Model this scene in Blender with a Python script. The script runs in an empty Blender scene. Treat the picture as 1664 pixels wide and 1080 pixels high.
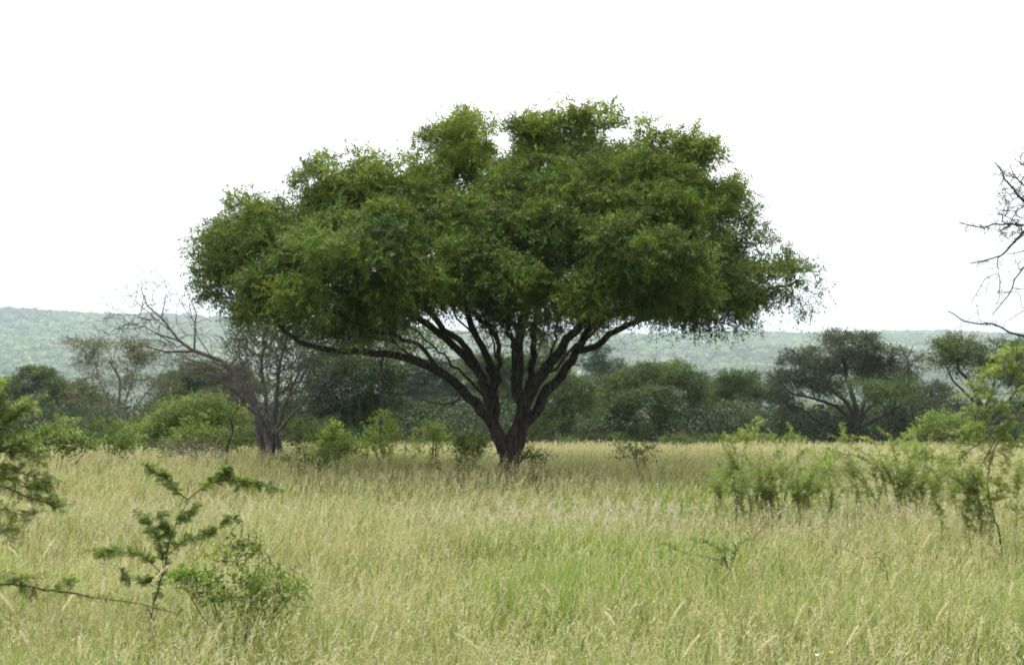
import bpy, math
import numpy as np
from math import radians as R

# ------------------------------------------------------------------ camera, sky, sun, exposure
S = bpy.context.scene
FPX = 1784.0                       # focal length in photo pixels (1664 wide)
CAMZ, HOR = 2.0, 620.0
PITCH = math.atan((HOR - 540.0) / FPX)
cam = bpy.data.objects.new('camera', bpy.data.cameras.new('camera'))
S.collection.objects.link(cam)
cam.location = (0, 0, CAMZ)
cam.rotation_euler = (R(90) + PITCH, 0, 0)
cam.data.sensor_width = 36
cam.data.lens = 36 * FPX / 1664
cam.data.clip_start = 0.05
cam.data.clip_end = 20000
S.camera = cam

SUN_EL, SUN_AZ = R(74), R(325)     # high, beyond the big tree and a little left
W = bpy.data.worlds.new('World'); S.world = W; W.use_nodes = True
nt = W.node_tree; nd = nt.nodes; lk = nt.links
bg = nd['Background']
sky = nd.new('ShaderNodeTexSky'); sky.sky_type = 'NISHITA'; sky.sun_disc = False
sky.sun_elevation = SUN_EL; sky.sun_rotation = SUN_AZ; sky.dust_density = 8; sky.air_density = 1.2
tc = nd.new('ShaderNodeTexCoord'); sp = nd.new('ShaderNodeSeparateXYZ')
lk.new(tc.outputs['Generated'], sp.inputs[0])
rp = nd.new('ShaderNodeValToRGB')  # white overcast veil, brighter overhead
rp.color_ramp.elements[0].position = 0.0; rp.color_ramp.elements[0].color = (5.8, 5.9, 6.0, 1)
rp.color_ramp.elements[1].position = 0.85; rp.color_ramp.elements[1].color = (21, 21.2, 21.4, 1)
lk.new(sp.outputs['Z'], rp.inputs[0])
mx = nd.new('ShaderNodeMix'); mx.data_type = 'RGBA'; mx.inputs[0].default_value = 0.88
lk.new(sky.outputs[0], mx.inputs[6]); lk.new(rp.outputs[0], mx.inputs[7])
# the veil is brighter on the sun's side of the sky
dotn = nd.new('ShaderNodeVectorMath'); dotn.operation = 'DOT_PRODUCT'; dotn.inputs[1].default_value = (math.sin(SUN_AZ), math.cos(SUN_AZ), 0.0)
lk.new(tc.outputs['Generated'], dotn.inputs[0])
mr = nd.new('ShaderNodeMapRange'); mr.inputs[1].default_value = -0.6; mr.inputs[2].default_value = 0.6; mr.inputs[3].default_value = 0.5; mr.inputs[4].default_value = 1.06
lk.new(dotn.outputs['Value'], mr.inputs[0])
sc_ = nd.new('ShaderNodeVectorMath'); sc_.operation = 'SCALE'; lk.new(mx.outputs[2], sc_.inputs[0]); lk.new(mr.outputs[0], sc_.inputs['Scale'])
lk.new(sc_.outputs[0], bg.inputs[0]); bg.inputs[1].default_value = 0.095

sl = bpy.data.lights.new('sun', 'SUN'); sl.energy = 1.5; sl.angle = R(14); sl.color = (1.0, 0.96, 0.88)
so = bpy.data.objects.new('sun', sl); S.collection.objects.link(so)
so.rotation_euler = (R(90) - SUN_EL, 0, math.pi - SUN_AZ)
so.location = (0, 0, 60)
S.view_settings.view_transform = 'Standard'; S.view_settings.look = 'None'
S.view_settings.exposure = 1.2; S.view_settings.gamma = 1
S.cycles.max_bounces = 6; S.cycles.diffuse_bounces = 2; S.cycles.glossy_bounces = 1
S.cycles.transmission_bounces = 3; S.cycles.transparent_max_bounces = 8; S.cycles.volume_bounces = 0
S.cycles.use_denoising = True
S.cycles.filter_width = 1.9

# ------------------------------------------------------------------ helpers
rng = np.random.default_rng(11)
cP, sP = math.cos(PITCH), math.sin(PITCH)
def at(x, y, Y):
    """photo pixel + distance along the view -> world point"""
    u = (x - 832.0) / FPX; v = (540.0 - y) / FPX
    d = np.array([u, cP - v * sP, sP + v * cP])
    return np.array([0, 0, CAMZ]) + d * (Y / d[1])

KN = np.array([-80, 0, 24, 40, 71, 120, 250, 600, 950, 1300, 2300, 2700, 6000], float)
KZ = np.array([0, 0, 0, -0.7, -2.3, -5.0, -14, -34, -33, -5, 0, -30, -60], float)
RX = np.array([-900, -300, 0, 150, 330, 600, 1000, 1200, 1400, 1664, 2000, 2600], float)
RY = np.array([488, 497, 511, 513, 520, 530, 543, 545, 546, 551, 556, 560], float) + 8
_w = np.random.default_rng(5)
_WV = [(_w.normal(size=2), _w.uniform(0, 6.28)) for _ in range(60)]
def wav(x, y, sc, k0=0, n=9):
    """smooth noise, about -1..1"""
    s = 0
    for (d, p) in _WV[k0:k0 + n]:
        s = s + np.sin((x * d[0] + y * d[1]) / sc + p)
    return s / math.sqrt(n) * 0.9
_W3 = np.random.default_rng(9).normal(size=(10, 3)); _P3 = np.random.default_rng(10).uniform(0, 6.28, 10)
def wav3(C, sc): return np.sin(C @ _W3.T / sc + _P3).sum(1) / math.sqrt(10)
def gz(x, y):
    x = np.asarray(x, float); y = np.asarray(y, float)
    z = np.interp(y, KN, KZ)
    s = np.clip((y - 950) / 1350, 0, 1); s = s * s * (3 - 2 * s)
    back = 1 - np.clip((y - 2300) / 1500, 0, 1) * 0.6
    px = 832 + FPX * x / np.maximum(y, 50)
    top = (HOR - np.interp(px, RX, RY)) / FPX * 2300 + 2
    z = z + s * (top + 0.0) * back
    far = np.clip((y - 400) / 1200, 0, 1)
    z = z + far * (8 * wav(x, y, 190, 0) + 4 * wav(x, y, 70, 9))
    mid = np.clip((np.abs(y) - 30) / 100, 0, 1)
    z = z + mid * (1 - far) * 0.35 * wav(x, y, 14, 18)
    return z + 0.035 * wav(x, y, 1.6, 27)
def ground(px_, Y):
    p = at(px_, 700, Y); p[2] = gz(p[0], Y); return p

def link(o, parent=None):
    S.collection.objects.link(o)
    if parent is not None: o.parent = parent
    return o
def thing(name, label, cat, loc=(0, 0, 0), group=None):
    o = bpy.data.objects.new(name, None); o.empty_display_size = 0.2
    link(o); o.location = tuple(float(v) for v in loc)
    o['label'] = label; o['category'] = cat
    if group: o['group'] = group
    return o
def tag(o, label, cat, group=None, kind=None):
    o['label'] = label
    if cat: o['category'] = cat
    if group: o['group'] = group
    if kind: o['kind'] = kind
    return o

def quads(name, V, mat, parent=None, col=None, smooth=False):
    """V (N,4,3) separate quads in world space, col (N,3) or (N,4,3)"""
    V = np.asarray(V, np.float32); n = len(V)
    if parent is not None:
        V = V - np.array(parent.location, np.float32)
    me = bpy.data.meshes.new(name)
    me.vertices.add(n * 4); me.loops.add(n * 4); me.polygons.add(n)
    me.vertices.foreach_set('co', V.reshape(-1))
    me.loops.foreach_set('vertex_index', np.arange(n * 4, dtype=np.int32))
    me.polygons.foreach_set('loop_start', np.arange(0, n * 4, 4, dtype=np.int32))
    me.polygons.foreach_set('loop_total', np.full(n, 4, np.int32))
    if smooth: me.polygons.foreach_set('use_smooth', np.ones(n, bool))
    if col is not None:
        col = np.asarray(col, np.float32)
        if col.ndim == 2: col = np.repeat(col[:, None, :], 4, 1)
        c4 = np.ones((n * 4, 4), np.float32); c4[:, :3] = col.reshape(-1, 3)
        a = me.color_attributes.new('Col', 'FLOAT_COLOR', 'POINT'); a.data.foreach_set('color', c4.reshape(-1))
    me.update(calc_edges=True)
    me.materials.append(mat)
    return link(bpy.data.objects.new(name, me), parent)
def mesh(name, V, F, mat, parent=None, smooth=True):
    """indexed quad mesh, V (n,3) world, F (m,4)"""
    V = np.asarray(V, np.float32); F = np.asarray(F, np.int32)
    if parent is not None: V = V - np.array(parent.location, np.float32)
    me = bpy.data.meshes.new(name); m = len(F)
    me.vertices.add(len(V)); me.loops.add(m * 4); me.polygons.add(m)
    me.vertices.foreach_set('co', V.reshape(-1)); me.loops.foreach_set('vertex_index', F.reshape(-1))
    me.polygons.foreach_set('loop_start', np.arange(0, m * 4, 4, dtype=np.int32))
    me.polygons.foreach_set('loop_total', np.full(m, 4, np.int32))
    if smooth: me.polygons.foreach_set('use_smooth', np.ones(m, bool))
    me.update(calc_edges=True); me.materials.append(mat)
    return link(bpy.data.objects.new(name, me), parent)

def nrm(a): return a / (np.linalg.norm(a, axis=-1, keepdims=True) + 1e-9)
def smoothline(P, step=0.25):
    """Catmull-Rom through control points"""
    P = np.asarray(P, float)
    Q = np.vstack([2 * P[0] - P[1], P, 2 * P[-1] - P[-2]])
    out = []
    for i in range(1, len(Q) - 2):
        a, b, c, d = Q[i - 1], Q[i], Q[i + 1], Q[i + 2]
        n = max(1, int(np.linalg.norm(c - b) / step))
        for k in range(n):
            t = k / n
            out.append(0.5 * ((2 * b) + (c - a) * t + (2 * a - 5 * b + 4 * c - d) * t * t + (3 * b - a - 3 * c + d) * t ** 3))
    out.append(P[-1])
    return np.array(out)

# ------------------------------------------------------------------ materials
def newmat(name):
    m = bpy.data.materials.new(name); m.use_nodes = True
    return m, m.node_tree.nodes, m.node_tree.links
def leafmat(name, trans=0.3, rough=0.6, spec=0.15):
    m, n, l = newmat(name)
    p = n['Principled BSDF']; p.inputs['Roughness'].default_value = rough
    p.inputs['Specular IOR Level'].default_value = spec
    a = n.new('ShaderNodeVertexColor'); a.layer_name = 'Col'
    t = n.new('ShaderNodeBsdfTranslucent'); mxs = n.new('ShaderNodeMixShader'); mxs.inputs[0].default_value = trans
    h = n.new('ShaderNodeHueSaturation'); h.inputs['Saturation'].default_value = 1.1; h.inputs['Value'].default_value = 1.25
    l.new(a.outputs[0], p.inputs['Base Color']); l.new(a.outputs[0], h.inputs['Color'])
    l.new(h.outputs[0], t.inputs[0])
    l.new(p.outputs[0], mxs.inputs[1]); l.new(t.outputs[0], mxs.inputs[2])
    l.new(mxs.outputs[0], n['Material Output'].inputs[0])
    return m
def barkmat(name, c1, c2, scale=14, bump=0.5):
    m, n, l = newmat(name)
    p = n['Principled BSDF']; p.inputs['Roughness'].default_value = 0.9; p.inputs['Specular IOR Level'].default_value = 0.15
    t = n.new('ShaderNodeTexCoord'); mp = n.new('ShaderNodeMapping'); mp.inputs['Scale'].default_value = (1, 1, 0.25)
    no = n.new('ShaderNodeTexNoise'); no.inputs['Scale'].default_value = scale; no.inputs['Detail'].default_value = 6; no.inputs['Roughness'].default_value = 0.7
    r = n.new('ShaderNodeValToRGB')
    r.color_ramp.elements[0].position = 0.35; r.color_ramp.elements[0].color = (*c1, 1)
    r.color_ramp.elements[1].position = 0.68; r.color_ramp.elements[1].color = (*c2, 1)
    b = n.new('ShaderNodeBump'); b.inputs['Strength'].default_value = bump; b.inputs['Distance'].default_value = 0.03
    l.new(t.outputs['Object'], mp.inputs[0]); l.new(mp.outputs[0], no.inputs['Vector'])
    l.new(no.outputs[0], r.inputs[0]); l.new(r.outputs[0], p.inputs['Base Color'])
    l.new(no.outputs[0], b.inputs['Height']); l.new(b.outputs[0], p.inputs['Normal'])
    return m
M_LEAF = leafmat('leaf')
M_LEAFTHIN = leafmat('thin_leaf', 0.42)
M_GRASS = leafmat('grass_blade', 0.35, 0.6, 0.2)
M_BARK = barkmat('dark_bark', (0.012, 0.010, 0.009), (0.070, 0.060, 0.052), 16, 1.0)
M_GREYBARK = barkmat('grey_bark', (0.07, 0.062, 0.055), (0.2, 0.18, 0.165))
M_BROWNBARK = barkmat('brown_bark', (0.06, 0.042, 0.03), (0.17, 0.12, 0.085))
M_DEADBARK = barkmat('weathered_bark', (0.05, 0.045, 0.043), (0.17, 0.155, 0.15))
M_DEAD = barkmat('dead_wood', (0.16, 0.145, 0.13), (0.34, 0.32, 0.3))

def groundmat():
    m, n, l = newmat('ground')
    p = n['Principled BSDF']; p.inputs['Roughness'].default_value = 0.95; p.inputs['Specular IOR Level'].default_value = 0.1
    t = n.new('ShaderNodeTexCoord')
    a = n.new('ShaderNodeTexNoise'); a.inputs['Scale'].default_value = 0.35; a.inputs['Detail'].default_value = 8
    b = n.new('ShaderNodeTexNoise'); b.inputs['Scale'].default_value = 9; b.inputs['Detail'].default_value = 6
    r = n.new('ShaderNodeValToRGB')
    r.color_ramp.elements[0].position = 0.35; r.color_ramp.elements[0].color = (0.10, 0.11, 0.035, 1)
    r.color_ramp.elements[1].position = 0.65; r.color_ramp.elements[1].color = (0.2, 0.175, 0.09, 1)
    r2 = n.new('ShaderNodeValToRGB')
    r2.color_ramp.elements[0].position = 0.3; r2.color_ramp.elements[0].color = (0.55, 0.5, 0.45, 1)
    r2.color_ramp.elements[1].position = 0.7; r2.color_ramp.elements[1].color = (1, 1, 1, 1)
    mm = n.new('ShaderNodeMix'); mm.data_type = 'RGBA'; mm.blend_type = 'MULTIPLY'; mm.inputs[0].default_value = 1
    l.new(t.outputs['Object'], a.inputs['Vector']); l.new(t.outputs['Object'], b.inputs['Vector'])
    l.new(a.outputs[0], r.inputs[0]); l.new(b.outputs[0], r2.inputs[0])
    l.new(r.outputs[0], mm.inputs[6]); l.new(r2.outputs[0], mm.inputs[7]); l.new(mm.outputs[2], p.inputs['Base Color'])
    bp = n.new('ShaderNodeBump'); bp.inputs['Strength'].default_value = 0.6; bp.inputs['Distance'].default_value = 0.05
    l.new(b.outputs[0], bp.inputs['Height']); l.new(bp.outputs[0], p.inputs['Normal'])
    return m
M_GROUND = groundmat()

# ------------------------------------------------------------------ ground and hills, one sheet
def make_ground():
    ys = np.unique(np.concatenate([np.linspace(-60, 0, 8), np.linspace(0, 50, 130), np.linspace(50, 200, 60), np.linspace(200, 1000, 60), np.linspace(1000, 3000, 110), np.linspace(3000, 6000, 12)]))
    us = np.linspace(-1, 1, 181)
    G = np.zeros((len(ys), len(us), 3))
    for i, y in enumerate(ys):
        w = 60 + max(y, 0) * 1.1
        G[i, :, 0] = us * w; G[i, :, 1] = y; G[i, :, 2] = gz(G[i, :, 0], np.full(len(us), y))
    h, w = len(ys), len(us)
    idx = np.arange(h * w).reshape(h, w)
    F = np.stack([idx[:-1, :-1], idx[:-1, 1:], idx[1:, 1:], idx[1:, :-1]], -1).reshape(-1, 4)
    o = mesh('ground', G.reshape(-1, 3), F, M_GROUND)
    tag(o, 'gently falling savanna ground rising into far hills', None, kind='structure')
make_ground()

# ------------------------------------------------------------------ tree machinery
class Skel:
    def __init__(s):
        s.P, s.par, s.fix, s.plen, s.grp = [], [], [], [], []
    def add(s, p, par, r=0.0, g=-1):
        s.P.append(np.asarray(p, float)); s.par.append(par); s.fix.append(r)
        s.plen.append(0 if par < 0 else s.plen[par] + float(np.linalg.norm(s.P[-1] - s.P[par])))
        s.grp.append(g)
        return len(s.P) - 1
    def limb(s, pts, r0, r1, par=None, step=0.2, g=0, jit=0.0):
        """a smooth limb; joined to the nearest existing node when there is one"""
        L = smoothline(pts, step)
        if jit: L[1:] += rng.normal(0, jit, L[1:].shape)
        if par is None and s.P:
            par = int(np.argmin(np.linalg.norm(np.array(s.P) - L[0], axis=1)))
        cur = -1 if par is None else par
        ids = []
        n = len(L)
        for i, p in enumerate(L):
            t = i / max(1, n - 1)
            cur = s.add(p, cur, r0 + (r1 - r0) * t ** 0.8, g); ids.append(cur)
        return ids
    def attach(s, T, step=0.3, bias=0.25, bend=0.35, order=True, maxback=None, g=-1):
        """grow branches to every target point from the best node"""
        T = np.asarray(T, float)
        A = np.array(s.P); cap = len(A) + len(T) * 14
        buf = np.zeros((cap, 3)); buf[:len(A)] = A
        pl = np.zeros(cap); pl[:len(A)] = s.plen
        if order:
            d0 = np.array([np.min(np.linalg.norm(A - t, axis=1)) for t in T])
            T = T[np.argsort(d0)]
        tips = []
        for t in T:
            n = len(s.P)
            D = np.linalg.norm(buf[:n] - t, axis=1)
            j = int(np.argmin(D + bias * pl[:n] + 0.25 * np.maximum(0, buf[:n, 2] - t[2])))
            p0 = s.P[j]; dist = D[j]
            pp = s.par[j]
            dr = (p0 - s.P[pp]) if pp >= 0 else np.array([0, 0, 1.0])
            dr = dr / (np.linalg.norm(dr) + 1e-9)
            c1 = p0 + dr * dist * bend + rng.normal(0, dist * 0.05, 3)
            k = max(1, min(12, int(dist / step)))
            cur = j
            for q in range(1, k + 1):
                u = q / k
                p = (1 - u) ** 2 * p0 + 2 * u * (1 - u) * c1 + u * u * t
                if q < k: p = p + rng.normal(0, step * 0.07, 3)
                cur = s.add(p, cur, 0, g)
                if len(s.P) <= cap: buf[cur] = s.P[cur]; pl[cur] = s.plen[cur]
            tips.append(cur)
        return tips
    def radii(s, tip=0.006, k=2.3, cap=None):
        n = len(s.P); acc = np.zeros(n); r = np.zeros(n)
        for i in range(n - 1, -1, -1):
            v = max(tip, acc[i] ** (1 / k)) if acc[i] > 0 else tip
            r[i] = v
            if s.par[i] >= 0: acc[s.par[i]] += v ** k
        fix = np.array(s.fix)
        r = np.where(fix > 0, fix, r)
        for i in range(n):
            p = s.par[i]
            if p >= 0 and fix[i] == 0: r[i] = min(r[i], r[p] * 0.8 if fix[p] > 0 else r[p])
        return r
def tubes(sk, r, sel, sides, rough=0.0):
    """quads for all segments in sel"""
    P = np.array(sk.P); par = np.array(sk.par); n = len(P)
    main = np.full(n, -1)
    for i in range(n):
        p = par[i]
        if p >= 0 and (main[p] < 0 or r[i] > r[main[p]]): main[p] = i
    d = np.zeros((n, 3)); d[0] = (0, 0, 1)
    has = par >= 0
    d[has] = P[has] - P[par[has]]
    d = nrm(d)
    dd = d.copy()
    m = main >= 0; dd[m] = nrm(d[m] + d[main[m]])
    root = ~has; dd[root & m] = d[main[root & m]]
    ref = np.array([0.31, 0.94, 0.12])
    def frame(v):
        u = nrm(np.cross(v, ref)); return u, np.cross(v, u)
    U, Vv = frame(dd); u2, v2 = frame(d)
    idx = np.where(has & sel)[0]
    p = par[idx]; ismain = main[p] == idx
    a = np.linspace(0, 2 * np.pi, sides, endpoint=False); ca, sa = np.cos(a), np.sin(a)
    rn = np.ones((n, sides))
    if rough:
        ph = np.arange(n)
        for f, am in ((2, .5), (3, .6), (5, .5)):
            rn += rough * am * np.sin(a[None, :] * f + P[:, 2:3] * 2.3 * f + 1.7 * f)
        rn += rough * 0.5 * np.random.default_rng(3).normal(size=rn.shape)
    def ring(c, u, v, rr, k): return c[:, None, :] + (u[:, None, :] * ca[None, :, None] + v[:, None, :] * sa[None, :, None]) * (rr[:, None] * k)[:, :, None]
    top = ring(P[idx], U[idx], Vv[idx], r[idx], rn[idx])
    rA = np.where(ismain, r[p], np.minimum(r[p], r[idx] * 1.15))
    uA = np.where(ismain[:, None], U[p], u2[idx]); vA = np.where(ismain[:, None], Vv[p], v2[idx])
    bot = ring(P[p], uA, vA, rA, rn[p])
    K = len(idx)
    V = np.concatenate([bot, top], 1).reshape(-1, 3)
    base = (np.arange(K) * 2 * sides)[:, None]
    s0 = np.arange(sides)[None, :]; s1 = (s0 + 1) % sides
    F = np.stack([base + s0, base + s1, base + s1 + sides, base + s0 + sides], -1).reshape(-1, 4)
    return V, F
def cat(parts):
    Vs, Fs, o = [], [], 0
    for V, F in parts:
        if len(V): Vs.append(V); Fs.append(F + o); o += len(V)
    return np.vstack(Vs), np.vstack(Fs)
def tube_obj(name, sk, r, sel, mat, parent, rough=0.0, lo=0.0):
    parts = []
    for (a, b, k, rg) in ((0.035, 99, 12, rough), (0.014, 0.035, 6, 0), (lo, 0.014, 3, 0)):
        s_ = sel & (r >= a) & (r < b)
        if s_.any(): parts.append(tubes(sk, r, s_, k, rg))
    if not parts: return None
    V, F = cat(parts)
    return mesh(name, V, F, mat, parent)

def leafquads(C, A, N, L, Wd):
    """rhombic leaves: base C, axis A, normal N"""
    A = nrm(A); Sd = nrm(np.cross(A, N)); L = L[:, None]; Wd = Wd[:, None]
    return np.stack([C, C + A * L * .45 + Sd * Wd * .5, C + A * L, C + A * L * .45 - Sd * Wd * .5], 1)
def sprigs(C, O, R_, m, k, LL, leaf, pal, ctint=None, flat=0.6, up=0.25, wr=0.42, jit=0.22, out=0.7):
    """leafy twiglets round cluster centres. pal: list of (rgb, weight)"""
    n = len(C)
    cw = np.array([w for _, w in pal], float); cw /= cw.sum(); pc = np.array([c for c, _ in pal])
    base_c = pc[rng.choice(len(pal), n, p=cw)]
    if ctint is not None: base_c = base_c * ctint
    base_c = base_c * rng.uniform(0.8, 1.25, (n, 1))
    Cb = np.repeat(C, m, 0); Ob = np.repeat(O, m, 0)
    off = rng.normal(0, 1, (n * m, 3)) * np.array([1, 1, flat]) * R_ * 0.5
    B = Cb + off
    D = nrm(Ob * out + rng.normal(0, 0.6, (n * m, 3)) + off / R_ * 0.5 + np.array([0, 0, up]))
    Ls = LL * rng.uniform(0.5, 1.3, n * m)
    t = (np.arange(k) + rng.uniform(0, 1, (n * m, k))) / k
    P = B[:, None, :] + D[:, None, :] * (Ls[:, None] * t)[:, :, None]
    P[:, :, 2] -= Ls[:, None] * 0.25 * t ** 2
    sd = nrm(np.cross(D, rng.normal(0, 1, D.shape)))
    sg = np.where(np.arange(k) % 2 == 0, 1, -1)[None, :, None]
    A = D[:, None, :] * 0.55 + sd[:, None, :] * sg * 0.8 + rng.normal(0, 0.35, P.shape) - np.array([0, 0, 0.15])
    N = rng.normal(0, 0.55, P.shape) + np.array([0, 0, 0.8])
    P = P.reshape(-1, 3); A = A.reshape(-1, 3); N = N.reshape(-1, 3)
    q = leafquads(P, A, N, leaf * rng.uniform(0.6, 1.3, len(P)), leaf * wr * rng.uniform(0.7, 1.3, len(P)))
    col = np.repeat(base_c, m * k, 0) * rng.uniform(1 - jit, 1 + jit, (len(P), 1)) * rng.uniform(0.92, 1.08, (len(P), 3))
    return q, col

def lobe_points(lobes, Y0, dens, shell=0.55, depth=1.4):
    """lobes (px, py, rx, ry, dY[, density]) -> cluster centres and outward directions"""
    C, O = [], []
    for lb in lobes:
        cx, cy, rx, ry, dy = lb[:5]; dn = lb[5] if len(lb) > 5 else 1.0
        Y = Y0 + dy; c = at(cx, cy, Y); sx = rx * Y / FPX; sz = ry * Y / FPX; sy = (sx + sz) / 2 * depth
        n = max(3, int(dens * dn * (sx * sy * sz) ** (2 / 3.0) * 4))
        u = nrm(rng.normal(size=(n, 3)))
        rr = rng.uniform(shell, 1.0, n) ** 0.7
        p = c + u * rr[:, None] * np.array([sx, sy, sz])
        C.append(p); O.append(nrm(u + np.array([0, 0, 0.25])))
    return np.vstack(C), np.vstack(O)
# ------------------------------------------------------------------ the big acacia
OLV = (0.120, 0.152, 0.032); MID = (0.082, 0.124, 0.023); DRK = (0.050, 0.080, 0.019); BRT = (0.100, 0.158, 0.025); BRN = (0.15, 0.12, 0.055)
def big_acacia():
    Y0 = 22.0
    base = at(828, 700, Y0); base[2] = gz(base[0], Y0)
    t = thing('acacia_tree', 'huge wide spreading dark-trunked acacia with dense green umbrella crown alone in the grass', 'tree', base)
    def L(*pts):  # (px, py, dY)
        return [at(x, y, Y0 + d) for x, y, d in pts]
    sk = Skel()
    b0 = base.copy(); b0[2] -= 0.25
    sk.limb([b0, at(829, 745, Y0), at(836, 722, Y0), at(846, 690, Y0), at(850, 668, Y0)], .25, .15, g=0, step=.12)
    sk.limb([at(829, 756, Y0), at(820, 730, Y0), at(809, 706, Y0), at(801, 686, Y0)], .16, .12, g=0, step=.12)
    limbs = [
        (L((803, 692, 0), (790, 676, -.1), (752, 634, -.4), (716, 602, -.7), (669, 584, -1), (628, 575, -1.2), (578, 573, -1.4), (535, 570, -1.6), (470, 545, -1.8), (430, 500, -1.9)), .115, .03),
        (L((801, 690, 0), (792, 640, .2), (773, 599, .4), (737, 562, .7), (702, 534, 1), (669, 510, 1.3), (630, 480, 1.6), (570, 430, 1.9), (540, 370, 2)), .11, .035),
        (L((776, 605, .35), (755, 560, -.1), (722, 535, -.5), (690, 500, -.8), (650, 470, -1.1), (590, 440, -1.5), (500, 420, -1.6), (420, 420, -1.6)), .075, .03),
        (L((802, 680, 0), (803, 640, .2), (797, 592, .5), (777, 552, .8), (758, 505, 1.2), (740, 430, 1.5), (730, 340, 1.6), (745, 250, 1.6)), .095, .03),
        (L((803, 640, .2), (812, 590, -.2), (806, 548, -.4), (772, 512, -.8), (738, 480, -1.1), (690, 420, -1.6), (640, 340, -1.4)), .065, .025),
        (L((848, 676, 0), (842, 640, .1), (845, 600, .1), (843, 560, 0), (848, 520, 0), (858, 450, -.1), (868, 350, 0), (880, 250, .2)), .125, .035),
        (L((850, 672, 0), (858, 636, .5), (867, 589, .9), (868, 552, 1.2), (873, 505, 1.6), (900, 400, 2), (950, 290, 2), (960, 220, 1.8)), .09, .03),
        (L((850, 676, 0), (858, 650, -.2), (880, 609, -.5), (912, 566, -.8), (943, 526, -1), (975, 480, -1.3), (1010, 410, -1.5), (1050, 310, -1.2), (1060, 230, -.8)), .12, .03),
        (L((849, 690, 0), (866, 672, .2), (892, 632, .4), (921, 597, .5), (945, 556, .6), (972, 522, .8), (1015, 500, 1), (1080, 450, 1.3), (1120, 360, 1.6)), .12, .03),
        (L((921, 597, .5), (940, 575, .2), (966, 562, 0), (1006, 536, -.3), (1042, 518, -.6), (1090, 505, -.8), (1150, 498, -.9), (1210, 486, -.8), (1265, 468, -.6), (1310, 458, -.4)), .085, .02),
        (L((945, 556, .6), (965, 530, 1), (990, 510, 1.2), (1040, 505, 1.6), (1110, 490, 2.0), (1170, 450, 2.2)), .06, .025),
        (L((843, 575, 0), (825, 540, .8), (822, 500, 1.4), (800, 430, 2), (780, 340, 2.4)), .06, .025),
        (L((716, 602, -.7), (680, 560, -1.2), (640, 545, -1.6), (590, 530, -2), (520, 500, -2.4), (450, 460, -2.6)), .045, .02),
        (L((752, 634, -.4), (735, 655, -.2), (700, 652, .3), (655, 640, .7), (620, 640, 1)), .022, .008),
        (L((790, 660, .3), (775, 630, .5), (745, 600, .8), (715, 570, 1.2), (680, 540, 1.6), (640, 510, 2)), .035, .015),
        (L((797, 610, .3), (790, 570, -.2), (770, 540, -.5), (745, 515, -.9), (720, 480, -1.2)), .04, .018),
        (L((842, 640, .1), (832, 600, .5), (834, 560, .8), (826, 520, 1.1), (815, 480, 1.4)), .04, .018),
        (L((862, 640, .2), (885, 600, 1.0), (900, 560, 1.5), (905, 520, 2), (930, 480, 2.3)), .045, .018),
        (L((880, 609, -.5), (900, 600, -.9), (925, 570, -1.3), (960, 545, -1.7), (990, 515, -2.1), (1030, 490, -2.4)), .035, .014),
        (L((905, 600, .4), (935, 590, .8), (965, 575, 1.1), (985, 560, 1.4)), .014, .006),
        (L((690, 594, -1), (655, 565, -.6), (620, 550, -.2), (585, 545, .2), (550, 530, .5)), .03, .012),
        (L((812, 590, -.2), (800, 550, -.6), (790, 525, -.9), (775, 495, -1.2)), .025, .012),
        (L((760, 644, -.4), (735, 610, -.9), (700, 608, -1.3), (655, 612, -1.6), (610, 622, -1.8)), .02, .007),
    ]
    for i, (p, r0, r1) in enumerate(limbs):
        sk.limb(p, r0, r1, g=i + 1, step=.17, jit=.024)
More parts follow.
